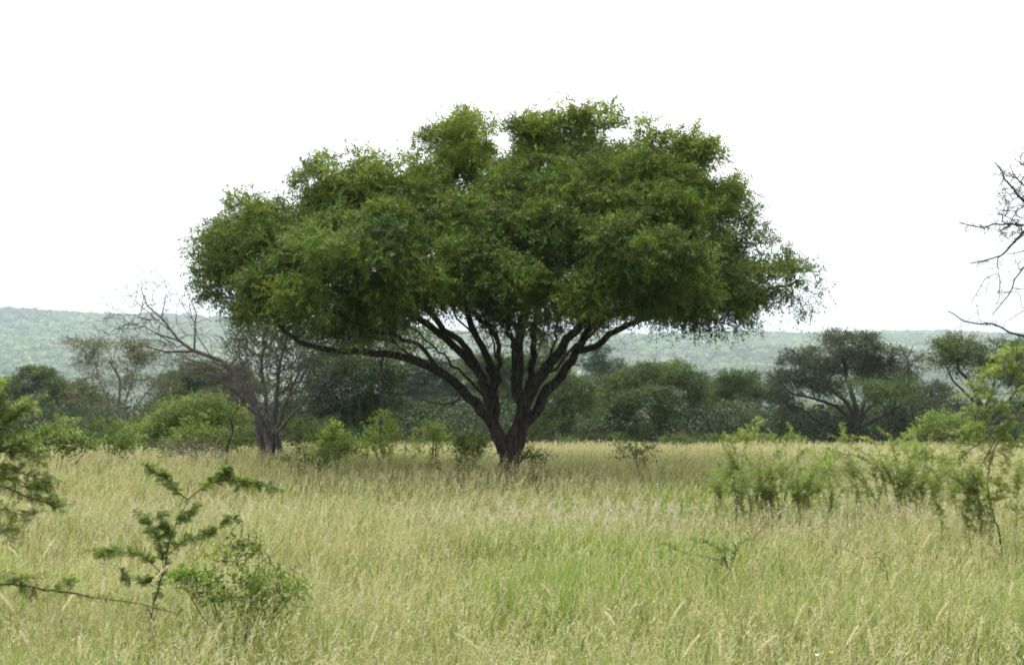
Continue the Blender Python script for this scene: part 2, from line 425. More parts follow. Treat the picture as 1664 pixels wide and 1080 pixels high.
    lobes = [
        (400, 425, 78, 72, 0), (365, 455, 42, 42, -.8), (352, 400, 26, 26, .3, .6), (450, 375, 72, 52, .6), (395, 345, 34, 30, .5, .35), (465, 462, 85, 52, -1.8),
        (425, 490, 70, 26, -.5), (560, 345, 72, 80, .4), (600, 300, 62, 48, 1), (520, 300, 30, 34, .6, .5), (645, 320, 55, 62, 0), (600, 425, 95, 72, -2.8), (555, 490, 85, 32, -1.6, 1.2),
        (520, 420, 60, 60, -2.2), (750, 232, 62, 48, .6, .75), (712, 255, 36, 52, .4, .6), (770, 300, 62, 48, 1.6, .8), (720, 400, 70, 60, 1.6, .8), (760, 430, 95, 65, -2.2, .8),
        (690, 470, 80, 34, 0), (850, 225, 32, 36, .4, .7), (890, 240, 50, 48, 0, .8), (960, 225, 72, 46, .3), (1045, 250, 78, 54, .2), (1120, 265, 52, 48, .2), (1155, 320, 44, 44, .6, .8),
        (930, 330, 110, 76, -1), (1040, 350, 100, 84, -1.6), (1130, 380, 78, 64, -.8), (1185, 385, 46, 52, .2, .7), (850, 350, 72, 70, 1.2, .7), (1060, 425, 105, 52, -3), (980, 440, 80, 48, -2.4),
        (880, 440, 85, 52, -1.6, .85), (820, 470, 80, 34, .8, .8), (1130, 455, 80, 48, -1.2), (1170, 440, 60, 52, .8), (1215, 455, 55, 50, -.6, .4), (1262, 425, 34, 28, -.5, .3),
        (1285, 465, 44, 32, -.5, .35), (1210, 503, 34, 24, -.8, .45), (1255, 498, 30, 20, -.5, .25), (1060, 492, 90, 22, -.3, .9), (960, 492, 60, 24, 1.2, .7), (1140, 498, 60, 18, -.8, .9),
        (600, 380, 150, 70, 3.4, .55), (850, 380, 170, 85, 3.8, .45), (1050, 370, 140, 90, 3.4, .55), (930, 270, 130, 60, 2.6, .6), (480, 420, 95, 55, 2.4, .6), (760, 260, 60, 55, 2.4, .5),
        (640, 480, 60, 34, -2.6, 1), (720, 462, 60, 36, -2.6, 1), (800, 450, 70, 44, -3, 1), (880, 470, 60, 34, -2.6, .8), (960, 478, 60, 32, -2.8), (1040, 478, 70, 34, -2.4, 1.1), (1120, 466, 60, 26, -2, 1.1), (1170, 464, 45, 24, -1.4, .8), (500, 480, 60, 34, -2.8), (440, 480, 50, 34, -2), (750, 360, 60, 50, -1.6), (830, 330, 60, 60, -1.2), (660, 370, 60, 50, -1),
        (700, 350, 60, 60, -.5, .8), (1100, 310, 60, 50, -.5), (980, 300, 80, 60, -1.2), (540, 390, 60, 50, -1.5), (620, 360, 70, 60, -1.8), (880, 380, 70, 60, -2), (1000, 400, 80, 50, -2.6), (1160, 350, 40, 46, -.3, .8), (1060, 300, 70, 50, -.8), (845, 290, 46, 50, 0, .8), (700, 300, 40, 50, .5, .7), (470, 400, 70, 55, -.6), (1200, 430, 46, 40, -.2, .6), (780, 380, 60, 60, -2),
        (600, 522, 60, 20, -.4, .7), (540, 530, 50, 16, -1.2, .6), (430, 512, 40, 18, -.4, .8), (660, 515, 50, 20, 1.6, .7), (825, 535, 34, 26, 1.8, .5), (900, 530, 34, 24, 1.8, .5), (765, 505, 40, 18, 1.8, .5), (950, 515, 36, 20, 1.6, .5), (860, 505, 40, 20, -.8, .5),
        (555, 508, 70, 20, -1, .8), (480, 512, 52, 18, -1.4, .8), (640, 500, 60, 20, .6, .7), (900, 500, 60, 20, .9, .7), (820, 505, 50, 16, 1.2, .5), (1000, 490, 60, 18, .8, .7), (1110, 492, 55, 16, -1, .8), (1175, 500, 40, 16, -.9, .7),
    ]
    # each lobe is broken into billowing clumps, each clump into twig clusters
    SC, SO = [], []
    for lb in lobes:
        cx, cy, rx, ry, dy = lb[:5]; dn = lb[5] if len(lb) > 5 else 1
        Y = Y0 + dy; c = at(cx, cy, Y); s = np.array([rx, (rx + ry) * .62, ry]) * Y / FPX
        n = max(2, int(17 * dn * (s.prod() ** (2 / 3)) + 1))
        s = np.maximum(s - .24, .2)
        u = nrm(rng.normal(size=(n, 3)) + np.array([0, -.12, .15])); rr = rng.uniform(.35, .97, n)
        SC.append(c + u * rr[:, None] * s); SO.append(u)
    SC = np.vstack(SC); SO = np.vstack(SO)
    C, O, TI = [], [], []
    for c, o in zip(SC, SO):
        rad = rng.uniform(.22, .46); n = rng.integers(7, 12) if c[0] < 4.9 else rng.integers(3, 7)
        u = nrm(rng.normal(size=(n, 3)) + o * .5 + np.array([0, 0, .45]))
        C.append(c + u * np.array([1, 1, .7]) * rad * rng.uniform(.6, 1, (n, 1))); O.append(u)
        h = (c[2] - 4.2) / 3.2
        tint = rng.uniform(.75, 1.25)
        TI.append(np.repeat([[tint * rng.uniform(.92, 1.12), tint, tint * rng.uniform(.8, 1.2)]], n, 0))
    C = np.vstack(C); O = np.vstack(O); TI = np.vstack(TI)
    k_ = wav3(C, .30) + .6 * wav3(C + 7, .14) > -.88; C, O, TI = [C[k_]], [O[k_]], [TI[k_]]   # cavities between the leaf masses
    # wisps that poke out of the outline
    out = at(0, 0, 1)
    for x0, y0, x1, y1 in [(500, 275, 545, 250), (560, 250, 680, 255), (372, 318, 470, 330), (690, 185, 790, 185), (845, 185, 1000, 172), (1000, 180, 1170, 230), (1240, 395, 1330, 450), (1190, 285, 1250, 390), (330, 385, 380, 350)]:
        for _ in range(14):
            k = rng.uniform(); p = at(x0 + (x1 - x0) * k + rng.normal(0, 6), y0 + 12 + (y1 - y0) * k + rng.normal(0, 8), Y0 + rng.normal(.3, .9))
            C.append(p[None]); O.append(np.array([[rng.normal(0, .4), rng.normal(0, .4), 1]])); TI.append(np.array([[1.1, 1, 1]]))
    C = np.vstack(C); O = nrm(np.vstack(O)); TI = np.vstack(TI)
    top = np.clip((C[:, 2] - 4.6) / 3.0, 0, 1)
    # upper leaves: a yellower green, also brightened to paint in the top light
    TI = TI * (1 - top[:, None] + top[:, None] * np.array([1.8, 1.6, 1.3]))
    sk.attach(C, step=.28, bias=.22, g=99)
    BT = [at(x + rng.normal(0, sx), y + rng.normal(0, sy), Y0 + rng.normal(0, 1.2)) for x, y, sx, sy, n in [(700, 545, 60, 25, 90), (830, 560, 40, 40, 90), (930, 520, 50, 25, 70), (600, 560, 50, 20, 50), (760, 600, 40, 30, 40), (1060, 520, 60, 12, 40)] for _ in range(n)]
    sk.attach(BT, step=.16, bias=.05, bend=.6, g=99)
    r = sk.radii(tip=.0045, k=2.25)
    g = np.array(sk.grp)
    for i in range(len(sk.P)):     # a tiny branch is capped by what it grows from
        p = sk.par[i]
        if p >= 0 and g[i] == 99: r[i] = min(r[i], .05, r[p] * .9 if g[p] != 99 else r[p])
    tr = tube_obj('trunk', sk, r, g == 0, M_BARK, t, rough=.14)
    for i in range(len(limbs)):
        tube_obj('limb', sk, r, g == i + 1, M_BARK, t, rough=.12)
    tube_obj('twigs', sk, r, g == 99, M_BARK, t)
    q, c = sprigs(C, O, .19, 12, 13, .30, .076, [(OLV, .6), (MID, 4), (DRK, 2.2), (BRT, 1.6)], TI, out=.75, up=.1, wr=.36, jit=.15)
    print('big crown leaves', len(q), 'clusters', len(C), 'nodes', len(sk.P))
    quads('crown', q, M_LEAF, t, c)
    # hanging dead and half-dead twigs under the crown
    hk = Skel(); hk.add(at(850, 520, Y0), -1, .004)
    H = []
    spots = [(945, 500, -2.2), (985, 490, -2.4), (860, 545, -1.2), (1010, 540, -.6), (1075, 520, -.9), (1145, 520, -1), (1205, 525, -.9), (600, 520, -2.4), (575, 535, -2.2), (660, 550, -1.6), (820, 560, -.8), (900, 520, -1.4), (1035, 530, -.6)]
    V, F = [], []
    for (x, y, d) in spots:
        h = Skel(); p0 = at(x, y - 35, Y0 + d)
        h.limb([p0, at(x + rng.normal(0, 8), y, Y0 + d), at(x + rng.normal(0, 22), y + rng.uniform(8, 34), Y0 + d - .1)], .011, .004, step=.1, jit=.02)
        tt = np.array([at(x + rng.normal(0, 22), y + rng.uniform(-15, 45), Y0 + d + rng.normal(0, .2)) for _ in range(rng.integers(6, 13))])
        h.attach(tt, step=.12, bias=.1, bend=.5)
        rr = h.radii(tip=.0032)
        v, f = tubes(h, rr, np.ones(len(h.P), bool), 3); mesh('dead_twig', v, f, M_DEAD, t)
    # drooping leafy sprays below the rim
    P = np.array([at(x + rng.normal(0, 16), y + rng.normal(0, 12), Y0 + d + rng.normal(0, .3)) for (x, y, d) in [(600, 520, -2.4), (575, 545, -2.2), (1210, 515, -.9), (1180, 512, -.9), (1140, 508, -.9), (1060, 508, -.8), (490, 510, -1.8), (540, 515, -1.8), (905, 505, -1.2), (870, 530, .6), (660, 530, .4), (1300, 500, -.5), (780, 520, 1.2)] for _ in range(7)])
    q, c = sprigs(P, np.tile([[0, 0, -1.0]], (len(P), 1)), .2, 7, 9, .28, .065, [(OLV, 1), (MID, 3)], out=.6, up=-.3)
    quads('drooping_foliage', q, M_LEAF, t, c)
big_acacia()

# ------------------------------------------------------------------ trees of the tree line
P_OLIVE = [((.085, .115, .035), 3), ((.06, .09, .03), 3), ((.11, .135, .04), 1.5), ((.10, .085, .05), .4)]
P_GREEN = [((.070, .105, .026), 3), ((.045, .072, .020), 3), ((.095, .135, .032), 1.5)]
P_DARK = [((.036, .062, .018), 3), ((.023, .040, .014), 2), ((.058, .090, .026), 1.5)]
P_GREY = [((.062, .080, .038), 3), ((.044, .060, .030), 3), ((.09, .10, .05), 1.2), ((.085, .075, .055), .6)]
P_RUST = [((.13, .11, .05), 1.6), ((.08, .10, .04), 3.5), ((.10, .115, .05), 2.5), ((.16, .115, .06), .5)]
P_BUSH = [((.16, .215, .05), 3), ((.115, .165, .038), 3), ((.20, .25, .07), 1.5), ((.07, .105, .03), 1.5)]
P_YEL = [((.24, .32, .07), 3), ((.18, .26, .05), 2), ((.30, .36, .10), 1.4), ((.16, .14, .06), .3)]
P_BLUE = [((.05, .085, .045), 2), ((.038, .062, .035), 2), ((.07, .10, .05), 1)]

def tree(label, trunkpx, Y, lobes, stems, pal, leaf=.11, dens=2.2, bark=None, r=None, kind='tree', name='savanna_tree', m=9, k=8, cl=.36, flat=.5, twigs=0, group=None, spread=.4, sub=.5, skirt=()):
    b = ground(trunkpx, Y)
    t = thing(name, label, kind, b, group)
    bark = bark or M_BARK
    sk = Skel(); b0 = b.copy(); b0[2] -= .2
    topz = max(at(l[0], l[1] - l[3], Y)[2] for l in lobes); H = topz - b[2]
    r0 = r or H * .032
    first = True; ng = 0
    for st in stems:
        pts = [at(p_[0], p_[1], Y + (p_[2] if len(p_) > 2 else 0)) for p_ in st]
        if first:
            sk.limb([b0] + pts, r0, r0 * .35, g=0, step=.25, jit=.01); first = False
        else:
            sk.limb(pts, r0 * .5, r0 * .16, g=0, step=.25, jit=.02)
    lobes = list(lobes) + list(skirt)
    C, O, TI = [], [], []
    for lb in lobes:
        cx, cy, rx, ry = lb[:4]; dy = lb[4] if len(lb) > 4 else 0; dn = lb[5] if len(lb) > 5 else 1
        c = at(cx, cy, Y + dy); s = np.array([rx, (rx + ry) * .6, ry]) * Y / FPX
        n = max(3, int(dens * dn * (s.prod() ** (2 / 3)) * 5.5) + 1)
        u = nrm(rng.normal(size=(n, 3)) + np.array([0, -.1, .3])); rr = rng.uniform(.45, .95, n)
        for q_, uu in zip(c + u * rr[:, None] * s, u):
            mm = rng.integers(4, 7); w = nrm(rng.normal(size=(mm, 3)) + uu * .5 + np.array([0, 0, .4]))
            C.append(q_ + w * np.array([1, 1, .5]) * sub * rng.uniform(.5, 1, (mm, 1))); O.append(w)
            ti = rng.uniform(.75, 1.25); TI.append(np.full((mm, 3), ti))
    C = np.vstack(C); O = np.vstack(O); TI = np.vstack(TI)
    gap = wav3(C, .5 * Y / 60) > -.85; C, O, TI = C[gap], O[gap], TI[gap]
    sk.attach(C[rng.uniform(size=len(C)) < .7], step=.5, bias=.3, g=9)
    if twigs:
        T = []
        for lb in lobes:
            c = at(lb[0], lb[1], Y); s = np.array([lb[2], lb[2], lb[3]]) * Y / FPX
            T.append(c + rng.normal(0, .45, (twigs, 3)) * s)
        sk.attach(np.vstack(T), step=.4, bias=.3, g=9)
    rr = sk.radii(tip=.006 + Y * .00006, k=2.3)
    g = np.array(sk.grp)
    rr = np.minimum(rr, r0)
    for i in range(len(rr)):
        p = sk.par[i]
        if p >= 0 and g[i] == 9: rr[i] = min(rr[i], rr[p] * (.8 if g[p] == 0 else 1))
    tube_obj('trunk', sk, rr, g == 0, bark, t, rough=.06)
    tube_obj('branches', sk, rr, g == 9, bark, t)
    q, c = sprigs(C, O, cl, m, k, cl * 1.25, leaf, pal, TI, flat=flat, up=.12)
    quads('crown', q, M_LEAF, t, c)
    return t
nleaf = 0
# --- right side, in front
tree('rounded olive acacia with short forked trunk, between the big tree and the broad grey tree', 1070, 66,
     [(1000, 668, 42, 30), (1010, 635, 34, 24), (1035, 618, 44, 26), (1085, 610, 48, 22), (1120, 628, 28, 24), (1105, 660, 44, 26), (1055, 650, 50, 26, -2), (1128, 672, 24, 20), (985, 690, 25, 15)],
     [[(1072, 690), (1070, 665), (1062, 640)], [(1071, 690), (1045, 665), (1015, 650)], [(1071, 685), (1100, 655), (1120, 640)]], P_GREEN, dens=2.6, leaf=.13, skirt=[(1010, 695, 36, 20, 2), (1110, 695, 40, 18, 2), (1060, 700, 24, 14, 3, .6)])
tree('flat-topped pale green tree left of the broad grey tree', 1200, 72,
     [(1185, 632, 46, 20), (1165, 660, 40, 22), (1215, 640, 34, 22), (1180, 685, 42, 24, -3), (1222, 690, 34, 22, -3), (1200, 615, 30, 12)],
     [[(1200, 690), (1195, 665), (1185, 645)], [(1199, 685), (1215, 660), (1222, 645)]], P_GREEN, dens=2.6, leaf=.13)
tree('broad grey-green spreading tree with dark arching limbs on the right of the tree line', 1390, 62,
     [(1300, 600, 42, 30), (1275, 630, 34, 26), (1340, 575, 46, 28), (1385, 562, 40, 20), (1425, 580, 38, 24), (1385, 605, 60, 32, 1), (1440, 615, 50, 26), (1470, 590, 26, 14, 0, .5), (1330, 635, 46, 22), (1500, 635, 36, 22, 0, .8), (1360, 548, 18, 8), (1410, 555, 20, 10), (1455, 650, 42, 18, 2)],
     [[(1392, 690), (1390, 660), (1378, 620), (1370, 580)], [(1391, 690), (1360, 662), (1325, 648), (1290, 640), (1270, 625)], [(1391, 685), (1375, 655), (1345, 625), (1330, 590)], [(1393, 690), (1415, 660), (1440, 640), (1475, 615)],
      [(1393, 690), (1405, 650), (1410, 610), (1420, 575)], [(1394, 695), (1440, 672), (1470, 655), (1500, 640)], [(1391, 690), (1340, 690), (1310, 668), (1290, 660)]], P_GREY, skirt=[(1300, 690, 44, 24, 3, .7), (1350, 690, 40, 22, 3, .6), (1450, 690, 44, 22, 3, .7), (1500, 680, 30, 22, 2, .7), (1270, 660, 24, 20, 1, .8)], r=.24, dens=2.3, twigs=45, leaf=.12)
tree('bright layered acacia crown standing in front of the broad grey tree', 1440, 52,
     [(1410, 632, 28, 9), (1440, 640, 32, 9), (1470, 628, 26, 8), (1425, 650, 24, 7), (1485, 645, 18, 8)],
     [[(1441, 690), (1438, 665), (1425, 648)], [(1440, 680), (1455, 655), (1465, 636)]], P_GREEN, r=.09, dens=3.4, leaf=.10)
tree('dark umbrella acacia at the right edge with open branching trunk', 1600, 58,
     [(1530, 572, 30, 18), (1560, 565, 34, 18), (1600, 570, 34, 24), (1645, 568, 36, 20), (1690, 575, 40, 24), (1570, 595, 34, 18), (1620, 605, 44, 20), (1665, 615, 40, 24), (1545, 585, 22, 10), (1720, 600, 40, 24)],
     [[(1600, 680), (1590, 650), (1575, 620), (1555, 598)], [(1598, 670), (1612, 635), (1618, 605)], [(1598, 672), (1572, 640), (1548, 618), (1535, 585)], [(1602, 690), (1640, 650), (1660, 620)], [(1604, 695), (1650, 668), (1700, 630)]], P_OLIVE, r=.2, dens=2.5, twigs=8, leaf=.11)
# --- right side, further back
for (lab, tx, Y, lobes, pal, fl) in [
    ('low dark bushy tree filling the gap between the two rightmost trees', 1540, 80, [(1520, 655, 34, 26), (1555, 665, 34, 30), (1530, 690, 40, 22), (1580, 690, 30, 22)], P_DARK, .5),
    ('dark rounded tree behind the flat-topped pale green tree', 1150, 90, [(1140, 640, 36, 20), (1160, 665, 40, 26), (1130, 690, 36, 24)], P_DARK, .5),
    ('dark green bushy tree just right of the big trunk', 920, 60, [(905, 650, 38, 34), (930, 675, 40, 30), (890, 690, 36, 26), (945, 640, 28, 26), (900, 620, 30, 20)], P_GREEN, .5),
    ('blue-green flat-topped acacia behind the right-hand limbs of the big tree', 985, 110, [(975, 572, 26, 7), (950, 585, 30, 9), (1000, 592, 26, 7), (965, 602, 34, 9), (990, 612, 34, 12), (960, 630, 40, 18), (1000, 640, 30, 18)], P_BLUE, .35),
    ('grey thicket tree seen under the right limbs beside the big trunk', 1000, 84, [(985, 660, 34, 24), (965, 690, 30, 20), (1015, 690, 30, 18)], P_GREY, .5),
    ('dark tree behind the broad grey tree on its left side', 1250, 84, [(1250, 655, 30, 24), (1262, 685, 32, 24), (1240, 700, 30, 18)], P_DARK, .5),
    ('low rounded tree behind the trunk of the broad grey tree', 1440, 88, [(1330, 690, 44, 22), (1380, 680, 50, 26), (1440, 690, 46, 22), (1490, 680, 40, 24)], P_GREY, .5),
]:
    x = tx
    tree(lab, x, Y, lobes, [[(x, lobes[0][1] + 50), (x - 4, lobes[0][1] + 20)], [(x, lobes[0][1] + 55), (x + 14, lobes[0][1] + 25)], [(x, lobes[0][1] + 60), (x - 18, lobes[0][1] + 28)]], pal, flat=fl, leaf=.15, dens=1.8, sub=.6)
# --- left side
tree('thin rusty flat-topped acacia with several leaning stems on the left', 205, 52,
     [(150, 560, 40, 8), (190, 562, 46, 9), (245, 568, 44, 9), (130, 582, 26, 8), (165, 588, 28, 9, 0, .6), (215, 590, 44, 14, 0, .8), (265, 590, 40, 14, 0, .8), (300, 582, 34, 8, 0, .6), (180, 625, 44, 20, 1, .7), (235, 625, 46, 20, 1, .7), (150, 650, 34, 22, 2, .6), (260, 650, 34, 20, 2, .5)],
     [[(200, 690), (192, 660), (195, 620), (178, 585)], [(203, 690), (205, 650), (218, 610), (225, 575)], [(205, 695), (225, 655), (250, 625), (270, 595)], [(200, 695), (180, 660), (160, 610), (148, 580)], [(206, 695), (240, 660), (275, 630), (300, 590)]], P_RUST, r=.11, dens=2.6, leaf=.08, twigs=24, bark=M_DEADBARK, flat=.25, cl=.32, sub=.4)
for (lab, tx, Y, lobes, pal, fl) in [
    ('dark round-headed tree at the far left edge', 30, 84, [(60, 612, 34, 12), (30, 628, 38, 18), (85, 632, 34, 16), (20, 660, 44, 26), (75, 665, 44, 28), (40, 690, 44, 20)], P_GREEN, .45),
    ('dark bushy tree behind the rusty flat-topped acacia', 130, 90, [(115, 640, 36, 18), (150, 660, 44, 26), (120, 690, 40, 22), (180, 690, 36, 22)], P_GREEN, .5),
    ('wide green tree behind the leaning bare limb', 300, 92, [(290, 622, 50, 12), (340, 615, 46, 14), (310, 645, 56, 18), (365, 640, 46, 20), (280, 665, 46, 20), (350, 670, 60, 22)], P_GREEN, .4),
    ('brown-tinged flat tree behind the left side of the grey dead tree', 385, 80, [(330, 602, 34, 8), (375, 606, 38, 9), (395, 630, 40, 18), (370, 650, 40, 20), (400, 675, 36, 24)], P_RUST, .35),
    ('tall dark evergreen behind the right side of the grey dead tree', 560, 44, [(540, 600, 52, 32), (590, 620, 46, 36), (510, 650, 42, 34), (560, 665, 56, 34), (610, 670, 36, 34), (640, 610, 34, 26, 0, .5)], P_DARK, .5),
    ('olive tree hanging under the left limbs of the big tree', 620, 40, [(560, 540, 46, 30, 0, .8), (610, 560, 56, 30, 0, .7), (670, 560, 50, 26, 0, .5), (520, 560, 40, 26, 0, .6)], P_OLIVE, .5),
    ('blue-green layered acacia seen between the left limbs of the big tree', 690, 95, [(690, 600, 40, 12), (735, 604, 40, 14), (680, 618, 36, 10), (715, 622, 40, 14), (650, 635, 34, 14), (695, 655, 50, 26), (740, 655, 44, 26), (780, 640, 34, 24)], P_BLUE, .35),
    ('dark bluish thicket tree behind the yellow-green bushes', 730, 70, [(660, 672, 36, 30), (700, 680, 44, 28), (745, 680, 40, 30), (790, 668, 34, 32), (640, 690, 34, 24)], P_DARK, .5),
    ('yellow-green tree seen through the middle limbs of the big tree', 850, 74, [(850, 600, 30, 24), (890, 580, 34, 26), (820, 600, 34, 26), (870, 640, 40, 26), (800, 645, 36, 28), (780, 600, 30, 22), (840, 670, 50, 30)], P_OLIVE, .5),
    ('dark green tree between the dead tree and the left bushes', 420, 66, [(400, 690, 40, 26), (450, 680, 40, 30), (340, 690, 44, 22), (480, 700, 34, 20)], P_DARK, .5),
    ('low dark tree at the far left behind the small bushes', -40, 70, [(-60, 650, 50, 30), (-10, 680, 44, 26), (-90, 680, 50, 30)], P_DARK, .5),
    ('dark tree just outside the right edge behind the thorn bush', 1720, 72, [(1690, 670, 46, 26), (1740, 650, 50, 34), (1650, 685, 40, 20)], P_DARK, .5),
]:
    x = tx
    ty = sum(l[1] for l in lobes) / len(lobes)
    tree(lab, x, Y, lobes, [[(x, ty + 30), (x - 4, ty + 10)], [(x, ty + 34), (x + 16, ty + 4)], [(x, ty + 36), (x - 18, ty + 6)]], pal, flat=fl, leaf=.09 + Y * .0007, dens=3.0, sub=.6, twigs=10, r=.09)

# ------------------------------------------------------------------ grey dead-limbed tree on the left
def dead_tree():
    Y0 = 25.0; b = ground(440, Y0)
    t = thing('half_dead_tree', 'half-dead grey tree with one long bare limb leaning left, beside the big acacia', 'tree', b)
    def L(*p): return [at(x, y, Y0 + (q[0] if q else 0)) for x, y, *q in p]
    cut = []; sk = Skel(); b0 = b.copy(); b0[2] -= .2
    sk.limb([b0] + L((440, 735), (437, 712), (430, 690)), .13, .10, g=0, step=.15, jit=.01)
    for q_ in ([(455, 735), (450, 712), (446, 695)], [(426, 738), (424, 715), (415, 685)]):
        g1 = ground(q_[0][0], Y0 - .1); g1[2] -= .2; n0 = len(sk.P); sk.limb([g1] + L(*q_), .08, .06, par=0, g=0, step=.15); cut.append(n0)
    limbs = [
        (L((432, 700), (415, 668), (398, 635), (378, 605), (355, 585), (330, 575), (312, 568), (290, 548), (275, 530), (262, 515), (240, 495), (232, 470)), .095, .012),
        (L((305, 562), (285, 552), (262, 546), (235, 532), (210, 524), (188, 515)), .028, .006),
        (L((316, 568), (316, 545), (318, 510), (312, 490), (302, 470), (292, 450)), .026, .006),
        (L((318, 571), (295, 572), (270, 572), (235, 562)), .04, .012),
        (L((262, 515), (268, 490), (270, 465)), .018, .005), (L((285, 543), (255, 520), (225, 495), (205, 470)), .02, .005),
        (L((432, 698), (405, 655), (372, 630), (345, 600), (305, 580)), .06, .02),
        (L((430, 695), (410, 640, .5), (395, 600, .8), (385, 560, 1)), .055, .015),
        (L((436, 700), (432, 650, .4), (425, 600, .8), (430, 550, 1), (440, 520, 1)), .075, .02),
        (L((444, 705), (448, 660), (452, 610), (460, 570), (475, 530)), .075, .02),
        (L((446, 705), (462, 660, -.4), (480, 620, -.7), (498, 580, -.9)), .06, .018),
        (L((448, 706), (470, 680, -.5), (495, 650, -.8), (520, 625, -1), (545, 600, -1)), .05, .014),
        (L((440, 700), (412, 670, -.6), (392, 655, -.9), (380, 670, -1)), .03, .012),
    ]
    for i, (p, a, c) in enumerate(limbs): sk.limb(p, a, c, g=i + 1, step=.2, jit=.018)
    T = []
    for (x, y, sx, sy, n) in [(225, 500, 34, 28, 70), (275, 490, 26, 28, 50), (315, 500, 12, 30, 30), (200, 530, 28, 14, 50), (255, 555, 45, 14, 50), (235, 470, 30, 22, 40), (300, 590, 40, 20, 40), (375, 600, 26, 26, 140), (420, 585, 30, 42, 420), (470, 600, 44, 42, 500), (525, 620, 34, 34, 260), (430, 660, 34, 20, 90), (400, 700, 26, 14, 40), (490, 590, 40, 20, 90)]:
        for _ in range(int(n * 1.8)): T.append(at(x + rng.normal(0, sx), y + rng.normal(0, sy), Y0 + rng.normal(0, .7)))
    sk.attach(T, step=.18, bias=.12, g=99, bend=.45)
    r = sk.radii(tip=.0055, k=2.4); g = np.array(sk.grp)
    for i in range(len(r)):
        p = sk.par[i]
        if p >= 0 and g[i] == 99: r[i] = min(r[i], .03, r[p] * .75 if g[p] != 99 else r[p])
    g[cut] = -5
    tube_obj('trunk', sk, r, g == 0, M_DEADBARK, t, rough=.12)
    for i in range(len(limbs)): tube_obj('limb', sk, r, g == i + 1, M_DEADBARK if i not in (10, 11) else M_GREYBARK, t, rough=.05)
    tube_obj('twigs', sk, r, g == 99, M_DEADBARK, t)
    # a strip of rust-red torn wood on one limb
    k = Skel(); k.limb([at(474, 628, Y0 - .75), at(473, 616, Y0 - .78), at(477, 606, Y0 - .75)], .035, .02, step=.08)
    v, f = tubes(k, k.radii(), np.ones(len(k.P), bool), 6)
    o = mesh('torn_wood', v, f, barkmat('torn_wood', (.17, .08, .05), (.27, .14, .09)), t); o['label'] = 'rusty orange patch of torn wood'
    C, O = lobe_points([(400, 540, 26, 26, .5, .8), (430, 530, 40, 24, 1, .8), (480, 535, 36, 22, .8, .7), (390, 515, 16, 12, .5), (445, 565, 44, 18, .8, .5), (520, 550, 30, 22, .5, .7), (480, 580, 30, 20, 1, .5), (385, 570, 16, 20, .6, .5), (450, 510, 40, 14, .9, .8), (420, 560, 40, 30, 1.2, .6)], Y0, 26)
    q, c = sprigs(C, O, .2, 7, 9, .28, .07, P_GREY + [((.12, .125, .06), 3)], up=.1)
    quads('crown', q, M_LEAF, t, c)
dead_tree()

# dead top behind the broad tree
def snag():
    Y0 = 78; b = ground(1478, Y0)
    t = thing('dead_tree', 'small bare bluish dead tree top poking up beyond the broad grey tree', 'tree', b)
    sk = Skel()
    sk.limb([b, at(1478, 650, Y0), at(1476, 600, Y0), at(1474, 580, Y0)], .14, .07, step=.4)
    for p in ([(1474, 582), (1470, 570), (1462, 566), (1455, 570)], [(1474, 582), (1480, 570), (1484, 560)], [(1475, 585), (1468, 574), (1464, 560)], [(1480, 570), (1487, 572)]):
        sk.limb([at(x, y, Y0) for x, y in p], .07, .025, step=.2)
    v, f = tubes(sk, sk.radii(), np.ones(len(sk.P), bool), 6)
    mesh('trunk', v, f, M_GREYBARK, t)
snag()
# ------------------------------------------------------------------ shrubs
def shrub(label, px0, Y, lobes, pal, leaf=.06, dens=10, cl=.13, name='shrub', kind='shrub', nst=9, wr=.5, m=6, k=6, bare=0, group=None):
    b = ground(px0, Y)
    t = thing(name, label, kind, b, group)
    C, O = [], []
    for lb in lobes:
        cx, cy, rx, ry = lb[:4]; dy = lb[4] if len(lb) > 4 else 0; dn = lb[5] if len(lb) > 5 else 1
        c = at(cx, cy, Y + dy); s = np.array([rx, (rx + ry) * .6, ry]) * Y / FPX
        n = max(8, int(dens * dn * (s.prod() ** (2 / 3)) * 22 * min(2.2, max(1, Y / 10))))
        u = nrm(rng.normal(size=(n, 3)) + np.array([0, -.15, .3])); rr = rng.uniform(.35, 1.08, n)
        C.append(c + u * rr[:, None] * s); O.append(nrm(u + np.array([0, 0, .5])))
    C = np.vstack(C); O = np.vstack(O)
    k_ = (wav3(C, .016 * Y) > -.6) | (rng.uniform(size=len(C)) < .25); C, O = C[k_], O[k_]
    sk = Skel(); b0 = b.copy(); b0[2] -= .1; sk.add(b0, -1, .02, 0)
    tgt = C[rng.choice(len(C), min(nst, len(C)), replace=False)]
    for q_ in tgt:
        mid = (b + q_) / 2 + np.array([(q_[0] - b[0]) * .12, 0, .05])
        sk.limb([b0, mid * .6 + b * .4 + np.array([rng.normal(0, .03), rng.normal(0, .03), 0]), mid, q_], min(.014, .0012 * Y), .004, par=0, step=.15, g=1)
    sk.attach(C[rng.uniform(size=len(C)) < .3], step=.15, bias=.15, g=2)
    if bare:
        T = np.vstack([at(l[0], l[1], Y) + rng.normal(0, .55, (bare, 3)) * np.array([l[2], l[2], l[3]]) * Y / FPX for l in lobes])
        sk.attach(T, step=.12, bias=.1, g=2)
    r = sk.radii(tip=.003 + Y * .00005, k=2.3); r = np.minimum(r, min(.02, .0009 * Y))
    tube_obj('stems', sk, r, np.ones(len(r), bool), M_BROWNBARK, t)
    TI = np.repeat(rng.uniform(.8, 1.2, (len(C), 1)), 3, 1)
    q, c = sprigs(C, O, cl, m, k, cl * 1.7, leaf, pal, TI, up=.4, wr=wr)
    quads('foliage', q, M_LEAFTHIN, t, c)
    return t
